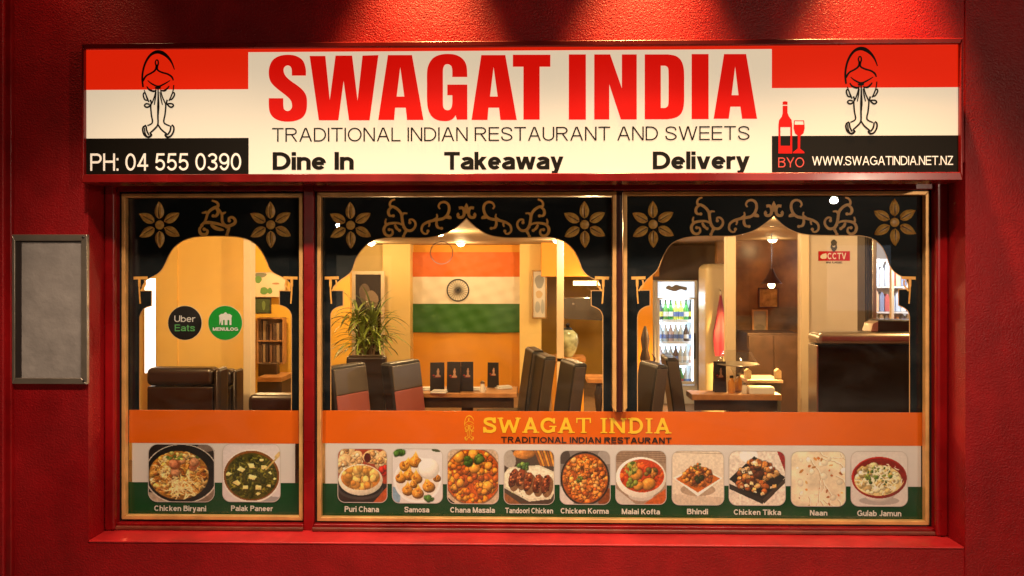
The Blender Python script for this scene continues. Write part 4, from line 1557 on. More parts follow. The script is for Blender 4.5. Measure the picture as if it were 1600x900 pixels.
text('service_lettering', 'Delivery', 1020, 1171, 264.3, 236.5, YT, .147, M_signblack, sign, track=.045)
text('phone_lettering', 'PH: 04 555 0390', 141, 377, 266.5, 239.5, YT, .092, M_signwhite, sign, track=.07)
text('address_lettering', 'WWW.SWAGATINDIA.NET.NZ', 1269, 1489, 258, 244, YT, .085, M_signwhite, sign, track=.06)
text('bring_your_own_lettering', 'BYO', 1216, 1256.5, 261.5, 246, YT, .078, mat('dim red vinyl', (0.40, 0.03, 0.015), .4, emit=(1, .05, .02), estr=.4), sign)
emblem('emblem', 247, 80.3, 1.0, YT, M_signblack, sign, 1.75)
emblem('emblem', 1345.5, 75, 1.0, YT, M_signblack, sign, 1.75)
# bottle and wine glass
b4 = lambda l: [P(1180 + a / 3.6, 50 + b / 3.6, YT) for a, b in l]
flat('bottle_symbol', [b4([(155, 415), (182, 415), (182, 455), (190, 475), (205, 495), (208, 520), (208, 683), (131, 683), (131, 520), (135, 495), (150, 475), (155, 455)]),
                       b4([(142, 535), (198, 535), (198, 640), (142, 640)])], YT, .001, M_signtext, sign)
flat('bottle_symbol', [b4([(155, 392), (168, 389), (182, 392), (182, 409), (155, 409)])], YT, .001, M_signtext, sign)
flat('glass_symbol', [b4([(219, 497), (275, 497), (279, 540), (272, 570), (254, 584), (252, 655), (276, 675), (276, 682), (214, 682), (214, 675), (240, 655), (240, 584), (224, 570), (216, 540)]),
                      b4([(223, 501), (271, 501), (273, 521), (222, 521)])], YT, .001, M_signtext, sign)

# ------------------------------------------------------------------ notice board at the left
nb = thing('notice_board', 'empty grey notice board in a worn metal frame at the left of the wall', 'notice board', (X(76, YW), YW, Z(480, YW, 76)), absolute=True)
YN = YW - .022
m = MB()
o_ = (X(18.5, YN), X(136, YN), Z(600, YN, 76), Z(366.5, YN, 76))
i_ = (o_[0] + .014, o_[1] - .031, o_[2] + .029, o_[3] - .031)
mitre(m, o_, i_, YN, YW - .001)
m.build('frame', M_alu, nb, bevel=.0025)
m = MB(); m.box(i_[0], i_[1], YN + .012, YW - .002, i_[2], i_[3]); m.build('board', M_slate, nb)
m = MB(); m.box(i_[0] + .001, i_[0] + .028, YN + .006, YN + .0125, i_[2] + .001, i_[3] - .001); m.box(i_[0] + .03, i_[1] - .001, YN + .006, YN + .0125, i_[3] - .006, i_[3] - .001); m.build('inner_lip', mat('dark lip', (.05, .04, .04), .4, .4), nb)
for ex, ez in ((o_[1] - .017, o_[2] + .016), (o_[1] - .02, o_[3] - .014)):
    m = MB()
    m.lathe([(.006, 0), (.006, .002), (.003, .004)], 10, (0, 0, 0))
    k = len(m.v) - 30
    m.v[k:] = [(ex + a, YN - c, ez + b) for a, b, c in m.v[k:]]
    m.build('screw', M_black, nb)

# ------------------------------------------------------------------ round stickers on the left window
def sticker(name, cx, cy, r, material, label):
    t = thing(name, label, 'sticker', (X(cx, YB), YB, Z(cy, YB, cx)), absolute=True)
    k = 4.027 / 1200
    c = P(cx, cy, YB)
    flat('backing', [disc(c[0], c[1], (r + .8) * k, 48)], YB, .001, mat('cream vinyl', (.75, .62, .40), .4), t)
    flat('disc', [disc(c[0], c[1], r * k, 48)], YB - .0012, .001, material, t)
    return t


st = sticker('delivery_sticker', 289, 504.5, 26.7, mat('black vinyl', (.012, .010, .009), .4), 'round black delivery sticker with white and green lettering on the left window')
text('lettering', 'Uber', 272.5, 305, 503, 493, YB - .003, .085, M_capt, st)
text('lettering', 'Eats', 273, 304.5, 517.5, 507, YB - .003, .095, mat('light green vinyl', (.12, .42, .13), .4), st)
st = sticker('delivery_sticker', 352, 504.5, 26.7, mat('bright green vinyl', (.01, .30, .03), .4), 'round green delivery sticker with a white building symbol on the left window')
text('lettering', 'MENULOG', 332.5, 372, 516.8, 511.5, YB - .003, .15, M_capt, st)
c8 = lambda l: [P(170 + a / 4.5, 460 + b / 4.5, YB - .003) for a, b in l]
flat('symbol', [c8([(774, 150), (790, 137), (805, 137), (820, 124), (835, 137), (850, 137), (867, 150), (862, 165), (862, 215), (848, 215), (848, 180), (834, 180), (834, 215), (815, 215), (815, 180), (803, 180), (803, 215), (791, 215), (791, 180), (778, 215), (778, 165)])], YB - .003, .0008, M_capt, st)
m = MB()
c = P(690, 395, YB)
m.ribbon(disc(c[0], c[1], 17.5 * 4.03 / 1200, 40), .004, YB, closed=True)
rg = m.build('glue_ring', mat('old glue', (.42, .30, .24), .5))
tag(rg, 'faint round glue mark left on the middle pane before the flag', 'mark')

# ------------------------------------------------------------------ dining room
def downlight(pxx, pyy, label, power=40, col=WARM, x=None, y=None):
    """recessed ceiling light seen at this pixel on the ceiling, or at (x, y)"""
    if x is None:
        r = ray(pxx, pyy)
        t = (CE - CAM.z) / r.z
        x, y = CAM.x + t * r.x, CAM.y + t * r.y
    t = thing('ceiling_downlight', label, 'ceiling light', (x, y, CE), group='recessed ceiling downlights')
    m = MB(); m.lathe([(.075, -.012), (.078, -.006), (.078, -.001), (.05, -.001), (.05, -.012)], 20); m.build('trim_ring', M_whiteplastic, t, smooth=True)
    m = MB(); m.lathe([(.012, -.052), (.035, -.044), (.052, -.026), (.056, -.004)], 20); m.build('lens', M_lamp, t)
    l = lamp('downlight_lamp', 'POINT', (0, 0, -.12), power * INDOOR, col, .05, parent=t)
    return t


for a in (
    (720, 6.6, 'small bright ceiling downlight in front of the flag'),
    (871, 5.7, 'ceiling downlight near the thin post right of the framed picture'),
    (1207, 5.5, 'ceiling downlight above the black pendant lamp'),
    (580, 6.4, 'ceiling downlight over the tall leafy plant'),
):
    downlight(0, 0, a[2], (7 if a[0] == 871 else 13) if a[0] < 1200 else 5, WARM, X(a[0], a[1]), a[1])
for x, y, e, l in ((-2.6, 1.3, 80, 'unseen added downlight over the dark booths of the narrow window'), (-1.0, 1.6, 55, 'unseen added downlight over the red and black chairs'), (.45, 1.5, 50, 'unseen added downlight over the three leaning chairs'),
                   (-2.9, 4.4, 60, 'unseen added downlight before the yellow back wall'), (-.9, 3.8, 62, 'unseen added downlight between the plant and the flag'), (.7, 5.0, 45, 'unseen added downlight before the cream pier with the picture'),
                   (1.98, 1.9, 32, 'unseen added downlight over the small wooden table'), (3.35, 1.5, 42, 'unseen added downlight over the steel topped counter'), (2.1, 3.6, 6, 'unseen added downlight before the drinks fridge'), (1.3, 7.6, 40, 'unseen added downlight in the far yellow alcove')):
    downlight(0, 0, l, e, WARM, x, y)  # unseen ceiling lamps added to brighten the room, bulbs kept out of view
lamp('side_room_lamp', 'POINT', (X(1400, 5.6), 4.6, 2.05), 60, (.88, .93, 1.0), .08)

# ---- furniture builders
def make_chair(label, group, red=True):
    """high-backed dining chair facing +x"""
    t = thing('dining_chair', label, 'chair', group=group)
    th, wd, zb, zt, lean = .11, .41, .40, 1.05, .085

    def slabx(u0, u1, v0, v1, s0, s1, lean_top=True):
        """block following the leaning back: u along the thickness, v width, s height"""
        vs = []
        for s_ in (s0, s1):
            off = -lean * ((s_ - zb) / (zt - zb)) ** 1.15
            vs += [(u0 + off - .2, v0, s_), (u1 + off - .2, v0, s_), (u1 + off - .2, v1, s_), (u0 + off - .2, v1, s_)]
        return vs

    def stack(u0, u1, v0, v1, s0, s1, n=7):
        m = MB()
        rows = []
        for i in range(n + 1):
            s_ = s0 + (s1 - s0) * i / n
            off = -lean * ((s_ - zb) / (zt - zb)) ** 1.15 - .2
            rows.append([(u0 + off, v0, s_), (u1 + off, v0, s_), (u1 + off, v1, s_), (u0 + off, v1, s_)])
        vs = [p for r_ in rows for p in r_]
        fs = [(3, 2, 1, 0), tuple(n * 4 + k for k in range(4))]
        for i in range(n):
            for k in range(4):
                fs.append((i * 4 + k, i * 4 + (k + 1) % 4, (i + 1) * 4 + (k + 1) % 4, (i + 1) * 4 + k))
        m.add(vs, fs)
        return m
    stack(-th / 2, th / 2, -wd / 2, wd / 2, zb, zt).build('backrest', M_leather, t, bevel=.028, seg=4)
    if red:
        stack(th / 2 - .01, th / 2 + .006, -wd / 2 + .022, wd / 2 - .022, zb + .02, .82).build('lower_pad', M_redleather, t, bevel=.006)
        stack(th / 2 - .01, th / 2 + .006, -wd / 2 + .022, wd / 2 - .022, .823, zt - .025).build('upper_pad', mat('grey black leather', (.085, .066, .048), .36), t, bevel=.006)
    if not red:  # lighter sides: lamp light on the dark leather is put into the colour
        stack(-th / 2 + .012, th / 2 - .012, -wd / 2 - .004, -wd / 2 + .02, zb + .02, zt - .03).build('lit_side_panel', mat('lit side leather', (.07, .052, .038), .4), t, bevel=.004)
        stack(-th / 2 + .012, th / 2 - .012, wd / 2 - .02, wd / 2 + .004, zb + .02, zt - .03).build('lit_side_panel', mat('lit side leather', (.07, .052, .038), .4), t, bevel=.004)
    m = MB(); m.box(-.2, .24, -wd / 2, wd / 2, .36, .47); m.build('seat', M_redleather if red else M_leather, t, bevel=.025, seg=3)
    for sx, sy in ((-.2, -.17), (-.2, .17), (.19, -.17), (.19, .17)):
        m = MB(); m.box(sx - .02, sx + .02, sy - .02, sy + .02, 0, .37); m.build('leg', M_darkwood, t, bevel=.004)
    return t


def at(pxx, Y):
    return (X(pxx, Y), Y, 0)


c1 = make_chair('black and dusky red high-backed chair at the left edge of the middle pane', 'chairs facing right at the flag table')
c1.location = (X(580, 2.05), 2.05, -.02); c1.rotation_euler = (0, 0, R(-30))
copy_tree(c1, (X(668, 2.3), 2.3, -.02), R(-30), 'black and dusky red high-backed chair beside the menu table, right of the other')
c2 = make_chair('dark high-backed chair nearest the mullion with a broad side painted lit', 'plain dark chairs leaning back', red=False)
c2.location = (X(843, 2.15), 2.15, .01); c2.rotation_euler = (0, 0, R(180 + 14))
copy_tree(c2, (X(803, 2.75), 2.75, 0), R(180 + 12), 'dark high-backed chair in the middle of the three right of the menu table')
copy_tree(c2, (X(788, 3.1), 3.1, .02), R(180 + 10), 'dark high-backed chair partly hidden at the right end of the menu table')
copy_tree(c2, (X(970, 2.3), 2.3, -.02), R(180 + 12), 'dark high-backed chair against the orange wall strip, left of the fridge')
copy_tree(c2, (X(1097, 2.7), 2.7, .0), R(-3), 'dark slim chair in front of the fridge facing the small table')


def sofa(name, label, px0, px1, pyt, Y, roll=True, material=None, depth=.13, end=None):
    """upholstered booth bench with its back to the window: rolled top, seam and seat"""
    material = material or M_brownleather
    x0, x1, zt = X(px0, Y), X(px1, Y), Z(pyt, Y, (px0 + px1) / 2)
    t = thing(name, label, 'booth seat', ((x0 + x1) / 2, Y, 0), absolute=True)
    k = zt - .145
    m = MB(); m.box(x0, x1, Y + .012, Y + depth, .30, k - .004); m.build('backrest', material, t, bevel=.014, seg=3)
    m = MB(); m.box(x0 - .004, x1 + .006, Y - .006, Y + depth + .03, k, zt); m.build('top_roll', material, t, bevel=.045, seg=5)
    m = MB(); m.box(x0, x1, Y + depth - .02, Y + .58, .30, .46); m.build('seat', material, t, bevel=.03, seg=3)
    m = MB(); m.box(x0 + .01, x1 - .01, Y + .03, Y + .55, 0, .29); m.build('plinth', M_darkwood, t)
    if end:
        m = MB(); m.box(x1 + .006, x1 + end, Y - .002, Y + depth + .05, .0, zt - .004); m.build('end_panel', material, t, bevel=.03, seg=4)
    return t


sofa('booth_bench', 'wide brown leather booth with a rolled top nearest the narrow window', 228, 332, 575, 2.0, end=.06)
sofa('booth_bench', 'brown leather booth just behind and right of the wide rolled one', 318, 361, 578, 2.5, end=.045)
sofa('booth_bench', 'low dark booth at the right side of the narrow window', 387, 470, 617, 1.7)
# tall dark booth back between the two red chairs
m = MB(); m.box(X(540, 2.95), X(602, 2.95), 2.95, 3.08, 0, Z(556, 2.95, 570))
tag(m.build('booth_divider', M_brownleather, None, bevel=.035, seg=4), 'tall dark brown upholstered divider behind the two red and black chairs', 'divider')

# ---- menu table under the flag
def table(label, px0, px1, pyf, pyb, Y, dz=.04, inset=.12, skew=0.0):
    x0, x1 = X(px0, Y), X(px1, Y)
    zt = Z(pyf, Y, (px0 + px1) / 2)
    r = ray((px0 + px1) / 2, pyb)
    yb = CAM.y + r.y * (zt - CAM.z) / r.z
    t = thing('dining_table', label, 'table', ((x0 + x1) / 2, (Y + yb) / 2, 0), absolute=True)
    m = MB(); m.box(x0, x1, Y, yb, zt - dz, zt); m.build('tabletop', M_wood, t, bevel=.006)
    m = MB(); m.box((x0 + x1) / 2 - .05, (x0 + x1) / 2 + .05, (Y + yb) / 2 - .05, (Y + yb) / 2 + .05, .03, zt - dz); m.build('column', M_darkwood, t, bevel=.01)
    m = MB(); m.box((x0 + x1) / 2 - .22, (x0 + x1) / 2 + .22, (Y + yb) / 2 - .2, (Y + yb) / 2 + .2, 0, .03); m.build('foot', M_darkwood, t, bevel=.01)
    m = MB(); m.box(x0 + .03, x1 - .03, Y + .03, Y + .05, zt - dz - .09, zt - dz - .001); m.build('apron', M_darkwood, t)
    return t, zt


tb1, zt1 = table('wooden table carrying four standing black menus below the flag', 647, 808, 614.5, 603.5, 2.62)
tb2, zt2 = table('small wooden table with glassware and one menu before the fridge', 1081, 1222, 616.5, 610, 2.5, dz=.05)


def on(z, pxx, Y):
    return (X(pxx, Y), Y, z)


def menu(pxx, Y, z, h, wd, label, rz=0.0):
    t = thing('menu_stand', label, 'menu', on(z, pxx, Y), rz, group='black folded menus standing on tables')
    m = MB()
    a = .05
    m.add([(-wd / 2, 0, 0), (wd / 2, 0, 0), (wd / 2, a * .5, h), (-wd / 2, a * .5, h), (-wd / 2, .006, 0), (wd / 2, .006, 0), (wd / 2, a * .5 + .004, h), (-wd / 2, a * .5 + .004, h)],
          [(0, 1, 2, 3), (7, 6, 5, 4), (0, 4, 5, 1), (3, 2, 6, 7), (0, 3, 7, 4), (1, 5, 6, 2)])
    m.add([(-wd / 2, a, 0), (wd / 2, a, 0), (wd / 2, a * .5 + .006, h), (-wd / 2, a * .5 + .006, h), (-wd / 2, a + .005, 0), (wd / 2, a + .005, 0), (wd / 2, a * .5 + .010, h), (-wd / 2, a * .5 + .010, h)],
          [(0, 1, 2, 3), (7, 6, 5, 4), (0, 4, 5, 1), (3, 2, 6, 7), (0, 3, 7, 4), (1, 5, 6, 2)])
    m.build('cover', mat('black menu card', (.012, .009, .008), .35), t)
    # printed figure: bust of a veiled woman in pale tones, a red spot
    sl = a * .5 / h
    f = MB()
    q = lambda u, v: (u * wd, v * h * sl - .0015, v * h)
    def blob(cx, cy, rx, ry, k):
        pts = [(cx + rx * cos(2 * pi * i / 16), cy + ry * sin(2 * pi * i / 16)) for i in range(16)]
        f.add([Vector(q(*p)) + Vector((0, -.0003 * k, 0)) for p in pts], [tuple(range(16))])
    blob(.06, .52, .20, .045, 0); blob(.06, .58, .09, .06, 1); blob(.06, .68, .10, .065, 2); blob(.07, .76, .06, .03, 3)
    f.build('printed_figure', mat('printed skin tone', (.40, .22, .13), .5), t)
    r_ = MB()
    f = r_
    blob(-.24, .55, .08, .025, 0); blob(.0, .485, .26, .012, 0)
    r_.build('printed_mark', mat('printed red', (.35, .02, .015), .5), t)
    return t


mh = lambda t, b, Y: (b - t) * (Y + 4) / 1200
menu(683, 2.75, zt1, mh(566, 610, 2.75), .125, 'black menu standing at the left end of the table below the flag', R(4))
menu(708.5, 2.66, zt1, mh(566, 613.5, 2.66), .118, 'black menu with a pale figure, second from the left below the flag', R(-3))
menu(730, 2.72, zt1, mh(566, 612, 2.72), .108, 'black menu tucked close behind the second, below the flag', R(6))
menu(770, 2.95, zt1, mh(565.5, 604.5, 2.95), .10, 'black menu standing apart at the right end of the table below the flag', R(-4))
menu(1126, 2.62, zt2, mh(566, 613.5, 2.62), .105, 'black menu with an orange figure on the small table before the fridge', R(3))


def small(name, label, cat, loc, build, group=None, rz=0):
    t = thing(name, label, cat, loc, rz, group)
    build(t)
    return t


def napkin(t):
    m = MB(); m.box(-.07, .07, -.045, .045, 0, .014); m.build('folded_cloth', M_whiteplastic, t, bevel=.005)
    m = MB(); m.box(-.055, .065, -.035, .04, .0145, .026); m.build('top_fold', M_whiteplastic, t, bevel=.005)


small('napkin', 'white folded napkin lying left of the first standing menu', 'napkin', on(zt1, 667, 2.8), napkin, 'white napkins on tables', R(10))
small('napkin', 'white folded napkin in front of the first standing menu', 'napkin', on(zt1, 686, 2.64), napkin, 'white napkins on tables', R(-8))
small('napkin', 'white folded napkin right of the fourth menu', 'napkin', on(zt1, 787, 2.9), napkin, 'white napkins on tables', R(25))
small('napkin', 'white folded napkin between the third and fourth menus', 'napkin', on(zt1, 747, 2.8), napkin, 'white napkins on tables', R(5))


def shaker(t):
    m = MB(); m.lathe([(.022, 0), (.024, .01), (.019, .06), (.016, .075)], 12); m.build('body', mat('salt glass', (.75, .70, .62), .2), t, smooth=True)
    m = MB(); m.lathe([(.018, .0755), (.018, .09), (.008, .099)], 12); m.build('cap', M_steel, t, smooth=True)


small('salt_shaker', 'small pale shaker between the menus on the table below the flag', 'shaker', on(zt1, 754, 2.68), shaker)
small('salt_shaker', 'small pale shaker beside the card box on the small table', 'shaker', on(zt2, 1163, 2.56), shaker)


def bottle_amber(t):
    m = MB(); m.lathe([(.028, 0), (.03, .01), (.03, .09), (.018, .115), (.014, .13)], 14); m.build('body', mat('amber sauce', (.55, .22, .03), .2), t, smooth=True)
    m = MB(); m.lathe([(.016, .131), (.016, .15)], 14); m.build('cap', M_blackplastic, t)


small('sauce_bottle', 'amber sauce bottle right of the menu on the small table', 'bottle', on(zt2, 1143, 2.58), bottle_amber)
small('sauce_bottle', 'clear pale bottle behind the shaker on the small table', 'bottle', on(zt2, 1154, 2.68), bottle_amber)


def cardbox(t):
    m = MB(); m.box(-.105, .105, -.06, .06, 0, .05); m.build('tray', M_whiteplastic, t, bevel=.004)
    m = MB(); m.box(-.10, .10, -.055, .055, .0505, .058); m.build('lid', M_creampost, t, bevel=.002)


small('tissue_box', 'flat white box at the right end of the small table', 'box', on(zt2, 1188, 2.58), cardbox)

# clear glass stand: goblet foot with a wide upturned bowl
M_clear = glass_mat('clear tableware', (.93, .95, .97), 2.0, .03)
k = 6.6 / 1200
gs = thing('glass_stand', 'clear glass bowl turned over on a goblet stem on the small table', 'glassware', on(zt2, 1152, 2.66))
m = MB(); m.lathe([(.05, 0), (.045, .006), (.01, .02), (.009, .10), (.03, .15), (.055, .20), (.06, .238)], 20); m.build('stem', M_clear, gs, smooth=True)
m = MB(); m.lathe([(.178, .24), (.175, .247), (.118, .345), (.112, .35)], 24); m.build('bowl', M_clear, gs, smooth=True)
m = MB(); m.lathe([(.180, .236), (.183, .24), (.180, .244)], 24); m.build('rim', M_steel, gs, smooth=True)

# ---- plant
pl = thing('potted_plant', 'tall leafy plant with arching strap leaves behind the red chairs', 'plant', (X(572, 4.1), 4.1, 0))
m = MB(); m.lathe([(.13, .35), (.19, .80), (.2, .84), (.18, .845)], 20); m.build('pot', mat('dark pot', (.08, .04, .03), .4), pl, smooth=True)
m = MB(); m.lathe([(.16, 0), (.16, .35)], 16); m.build('stand', M_darkwood, pl)
m = MB()
rs = random.Random(5)
heads = []
for hx, hy, hz in ((-.05, 0, 1.15), (.07, .05, 1.30), (.0, -.05, 1.05), (.12, -.02, 1.10), (-.10, .04, 1.38)):
    m.tube([(hx * .4, hy * .4, .83), (hx * .8, hy, (hz + .83) / 2), (hx, hy, hz)], [.016, .013, .010], 8)
    heads.append((hx, hy, hz))
m.build('stem', mat('plant stem', (.16, .10, .05), .7), pl)
m = MB()
for hx, hy, hz in heads:
    for i in range(26):
        a = rs.random() * 2 * pi
        el = R(rs.uniform(10, 80))
        L = rs.uniform(.28, .52)
        wd = rs.uniform(.012, .021)
        pts = []
        x = Vector((hx, hy, hz - rs.random() * .16))
        d = Vector((cos(a) * cos(el), sin(a) * cos(el), sin(el)))
        side = d.cross(Vector((0, 0, 1))).normalized()
        n = 8
        rows = []
        for j in range(n + 1):
            t = j / n
            wj = wd * (0.5 + 1.1 * t) * (1 - t) ** .6 + .0008
            up = side.cross(d).normalized()
            rows += [x - side * wj, x - up * wj * .35, x + side * wj]
            x = x + d * (L / n)
            d = (d + Vector((0, 0, -.17 - .12 * t))).normalized()
        fs = []
        for j in range(n):
            for q in range(2):
                b = j * 3 + q
                fs.append((b, b + 3, b + 4, b + 1))
        m.add(rows, fs)
m.build('foliage', mat('plant leaf', (.16, .21, .035), .4, var=.5, varscale=5), pl, smooth=True)

# ---- flag on the orange wall
FY = 7.36
fl = thing('flag', 'orange, white and green flag with a dark spoked wheel hung on the orange wall', 'flag', (X(727, FY), FY, Z(520, FY)), absolute=True)
fx = [X(641.5, FY), X(812, FY)]


def sheet(name, py0, py1, material):
    z0, z1 = Z(py1, FY), Z(py0, FY)
    m = MB()
    nx, nz = 60, 16
    fy = lambda x, z: FY - .014 + .009 * sin(x * 9 + z * 4) + .005 * sin(x * 23 + z * 17) + .003 * sin(z * 37 - x * 11)
    vs = []
    for dy in (0, .004):
        for j in range(nz + 1):
            for i in range(nx + 1):
                x, z = fx[0] + (fx[1] - fx[0]) * i / nx, z0 + (z1 - z0) * j / nz
                vs.append((x, fy(x, z) + dy, z))
    fs = []
    N = (nx + 1) * (nz + 1)
    for j in range(nz):
        for i in range(nx):
            a = j * (nx + 1) + i
            fs.append((a, a + 1, a + nx + 2, a + nx + 1))
            fs.append((N + a + nx + 1, N + a + nx + 2, N + a + 1, N + a))
    m.add(vs, fs)
    return m.build(name, material, fl, smooth=True)


sheet('orange_band', 394, 432.3, mat('saffron cloth', (.66, .14, .010), .6))
sheet('white_band', 432.5, 474.6, mat('white cloth', (.78, .72, .60), .6))
sheet('green_band', 474.8, 519.5, mat('green cloth', (.025, .13, .010), .6))
ck = (FY + 4) / 1200
m = MB()
c = P(715.5, 453.5, FY - .034)
m.ribbon(disc(c[0], c[1], 16.8 * ck, 40), 2.0 * ck, FY - .034, closed=True)
for i in range(24):
    a = 2 * pi * i / 24
    m.ribbon([(c[0] + 3 * ck * cos(a), c[1] + 3 * ck * sin(a)), (c[0] + 16.2 * ck * cos(a), c[1] + 16.2 * ck * sin(a))], [.9 * ck, .5 * ck], FY - .034)
m.fan(disc(c[0], c[1], 2.8 * ck, 16), FY - .038)
m.build('wheel_emblem', mat('navy print', (.015, .013, .02), .6), fl)

# ---- pictures
def picture(name, label, px0, px1, py0, py1, Y, frame_mat, pics, fw=.03, rz=0, cat='picture'):
    cx = (px0 + px1) / 2
    wd, h = (px1 - px0) * (Y + 4) / 1200, (py1 - py0) * (Y + 4) / 1200
    t = thing(name, label, cat, (X(cx, Y), Y, Z(py1, Y, cx)), R(rz))
    m = MB(); ring(m, (-wd / 2, wd / 2, 0, h), (-wd / 2 + fw, wd / 2 - fw, fw, h - fw), -.02, .012); m.build('frame', frame_mat, t, bevel=.004)
    m = MB(); m.box(-wd / 2 + fw * .9, wd / 2 - fw * .9, -.004, .008, fw * .9, h - fw * .9); m.build('backing', pics[0], t)
    for j, (u0, u1, v0, v1, mt) in enumerate(pics[1]):
        m = MB()
        pts = [((u0 + u1) / 2 * wd + (u1 - u0) / 2 * wd * cos(a) * (1 + .12 * sin(3 * a + j)), h * ((v0 + v1) / 2 + (v1 - v0) / 2 * sin(a))) for a in np.linspace(0, 2 * pi, 18)[:-1]]
        m.fan(pts, -.006 - j * .001)
        m.build('painted_shape', mt, t)
    return t


M_glassdark = mat('dark glazed print', (.02, .014, .01), .12)
picture('framed_mirror', 'large cream framed dark glass picture behind the tall plant', 550, 601, 423, 560, 6.95, M_creampost,
        (M_glassdark, [(-.28, .05, .62, .86, mat('smoke tone', (.16, .11, .07), .3)), (-.1, .3, .55, .78, mat('smoke tone light', (.30, .22, .14), .3))]), .05)
picture('framed_picture', 'small gold framed pale picture on the cream pier right of the flag', 831, 855, 422, 498, 6.95, mat('gold picture frame', (.35, .20, .06), .35, .5),
        (mat('pale print', (.62, .58, .52), .25), [(-.3, .3, .62, .9, mat('grey blue print', (.25, .25, .25), .4)), (-.25, .2, .42, .58, mat('tan print', (.5, .35, .18), .4)), (-.3, .05, .12, .36, mat('blue wash', (.35, .36, .36), .4)), (.1, .32, .1, .4, mat('blue wash', (.35, .36, .36), .4))]), .022, -14)
picture('mural_panel', 'pale leafy mural panel high on the yellow wall in the narrow window', 393, 446, 425, 464, 5.45, M_creampost,
        (mat('mural paper', (.66, .55, .36), .6), [(-.42, -.05, .78, .98, mat('mural grey', (.20, .20, .14), .6)), (-.4, -.2, .55, .85, mat('mural green', (.12, .26, .06), .6)), (-.25, .0, .1, .4, MATS['mural green']), (-.02, .12, .12, .38, MATS['mural green']), (.12, .34, .50, .58, mat('mural red', (.40, .20, .10), .6))]), .008)
tv = picture('wall_screen', 'small dark green wall screen under the leafy mural', 394, 424, 464.5, 490, 5.2, M_blackplastic,
             (mat('dark green screen', (.05, .07, .03), .2), [(.02, .2, .2, .8, mat('screen glow', (.12, .17, .05), .3))]), .012, cat='screen')
# wall rack with dark booklets
rk = thing('wall_rack', 'brown wall rack filled with dark booklets on the yellow wall', 'rack', (X(423, 5.4), 5.4, Z(567, 5.4, 423)), absolute=True)
m = MB(); m.box(X(403, 5.5), X(443, 5.5), 5.5, 5.56, Z(567, 5.5, 423), Z(497, 5.5, 423)); m.build('back_panel', mat('rack wood', (.20, .10, .04), .5), rk)
m = MB()
for py in (497, 532, 567):
    m.box(X(403, 5.4), X(443, 5.4), 5.38, 5.5, Z(py + 1.5, 5.4, 423), Z(py - .5, 5.4, 423))
for pxx in (403, 443):
    m.box(X(pxx - .8, 5.4), X(pxx + .8, 5.4), 5.375, 5.5, Z(567, 5.4, 423), Z(497, 5.4, 423))
m.build('shelf', M_wood, rk)
n = 0
for row, (pt, pb) in enumerate(((501, 531.5), (537, 566.5))):
    for i in range(7):
        x_ = 405.5 + i * 5.3
        hh = rs.uniform(0, 6)
        m = MB(); m.box(X(x_, 5.41), X(x_ + rs.uniform(3, 4.8), 5.41), 5.41, 5.49, Z(pb, 5.41, 423), Z(pt + hh, 5.41, 423))
        o = m.build('booklet', mat('booklet %d' % (i % 4), ((.09, .05, .03), (.30, .20, .11), (.06, .03, .02), (.20, .10, .05))[i % 4], .5))
        tag(o, 'dark booklet standing on the %s shelf of the brown wall rack' % ('upper', 'lower')[row], 'booklet', 'booklets in the wall rack, %s shelf' % ('upper', 'lower')[row])
# side counter and chair at the right of the narrow window
cb = thing('side_counter', 'dark side counter with a wooden top below the wall rack', 'counter', (X(418, 4.3), 4.3, 0), absolute=True)
m = MB(); m.box(X(402, 4.3), X(440, 4.3), 4.3, 4.7, 0, Z(597, 4.3, 420)); m.build('body', M_darkwood, cb)
m = MB(); m.box(X(402, 4.28), X(440, 4.28), 4.28, 4.72, Z(596.5, 4.3, 420), Z(589, 4.3, 420)); m.build('top', M_wood, cb, bevel=.004)
m = MB(); m.box(X(403, 4.5), X(432, 4.5), 4.5, 4.62, Z(589, 4.5, 420) + .002, Z(568, 4.5, 420)); m.build('back_box', M_darkwood, cb, bevel=.01)
copy_tree(c2, (X(448, 2.7), 2.7, .0), R(180 + 40), 'dark chair at the right edge of the narrow window above the low booth')
# white lit panel at the left edge
m = MB(); m.box(X(226, 2.6), X(238, 2.6), 2.6, 2.66, .9, Z(435, 2.6, 232))
tag(m.build('light_panel', mat('lit white panel', (.9, .9, .9), .5, emit=(1.0, .96, .88), estr=1.6)), 'tall narrow lit white panel at the left edge of the narrow window', 'light panel')

# ---- far alcove right of the flag
hood = thing('wall_cabinet', 'dark wall cabinet with a curved lower edge in the yellow alcove', 'cabinet', (X(911, 5.8), 5.8, Z(500, 5.8, 911)), absolute=True)
m = MB()
pr = [(X(882, 5.8), Z(466, 5.8, 911)), (X(922, 5.8), Z(466, 5.8, 911))] + [P(a, b, 5.8) for a, b in sm([(922, 466), (932, 476), (940, 487), (941, 501)], 4)] + [(X(882, 5.8), Z(498, 5.8, 911))]
m.prism(pr, 5.8, 6.2)
m.build('body', mat('cabinet grey', (.06, .045, .03), .35), hood)
m = MB(); m.lathe([(.014, 0), (.014, .01), (.006, .016)], 10); me = m.mesh('knob'); me.transform(Matrix.Translation((X(896, 5.8), 5.799, Z(475, 5.8, 896))) @ Matrix.Rotation(pi / 2, 4, 'X')); obj('knob', me, M_steel, hood)
m = MB(); m.box(X(896, 6.3), X(938, 6.3), 6.3, 6.36, Z(446, 6.3), Z(439, 6.3))
tag(m.build('strip_light', mat('warm strip', (.9, .8, .5), .5, emit=(1, .75, .3), estr=4)), 'bright warm strip light under the alcove bulkhead', 'strip light')
lamp('alcove_lamp', 'POINT', (X(925, 5.9), 6.3, 1.55), 14, (1, .74, .36), .06)
vs_ = thing('vase', 'rounded green and white vase with a dark lid in the yellow alcove', 'vase', (X(887, 5.4), 5.4, Z(557, 5.4, 887)))
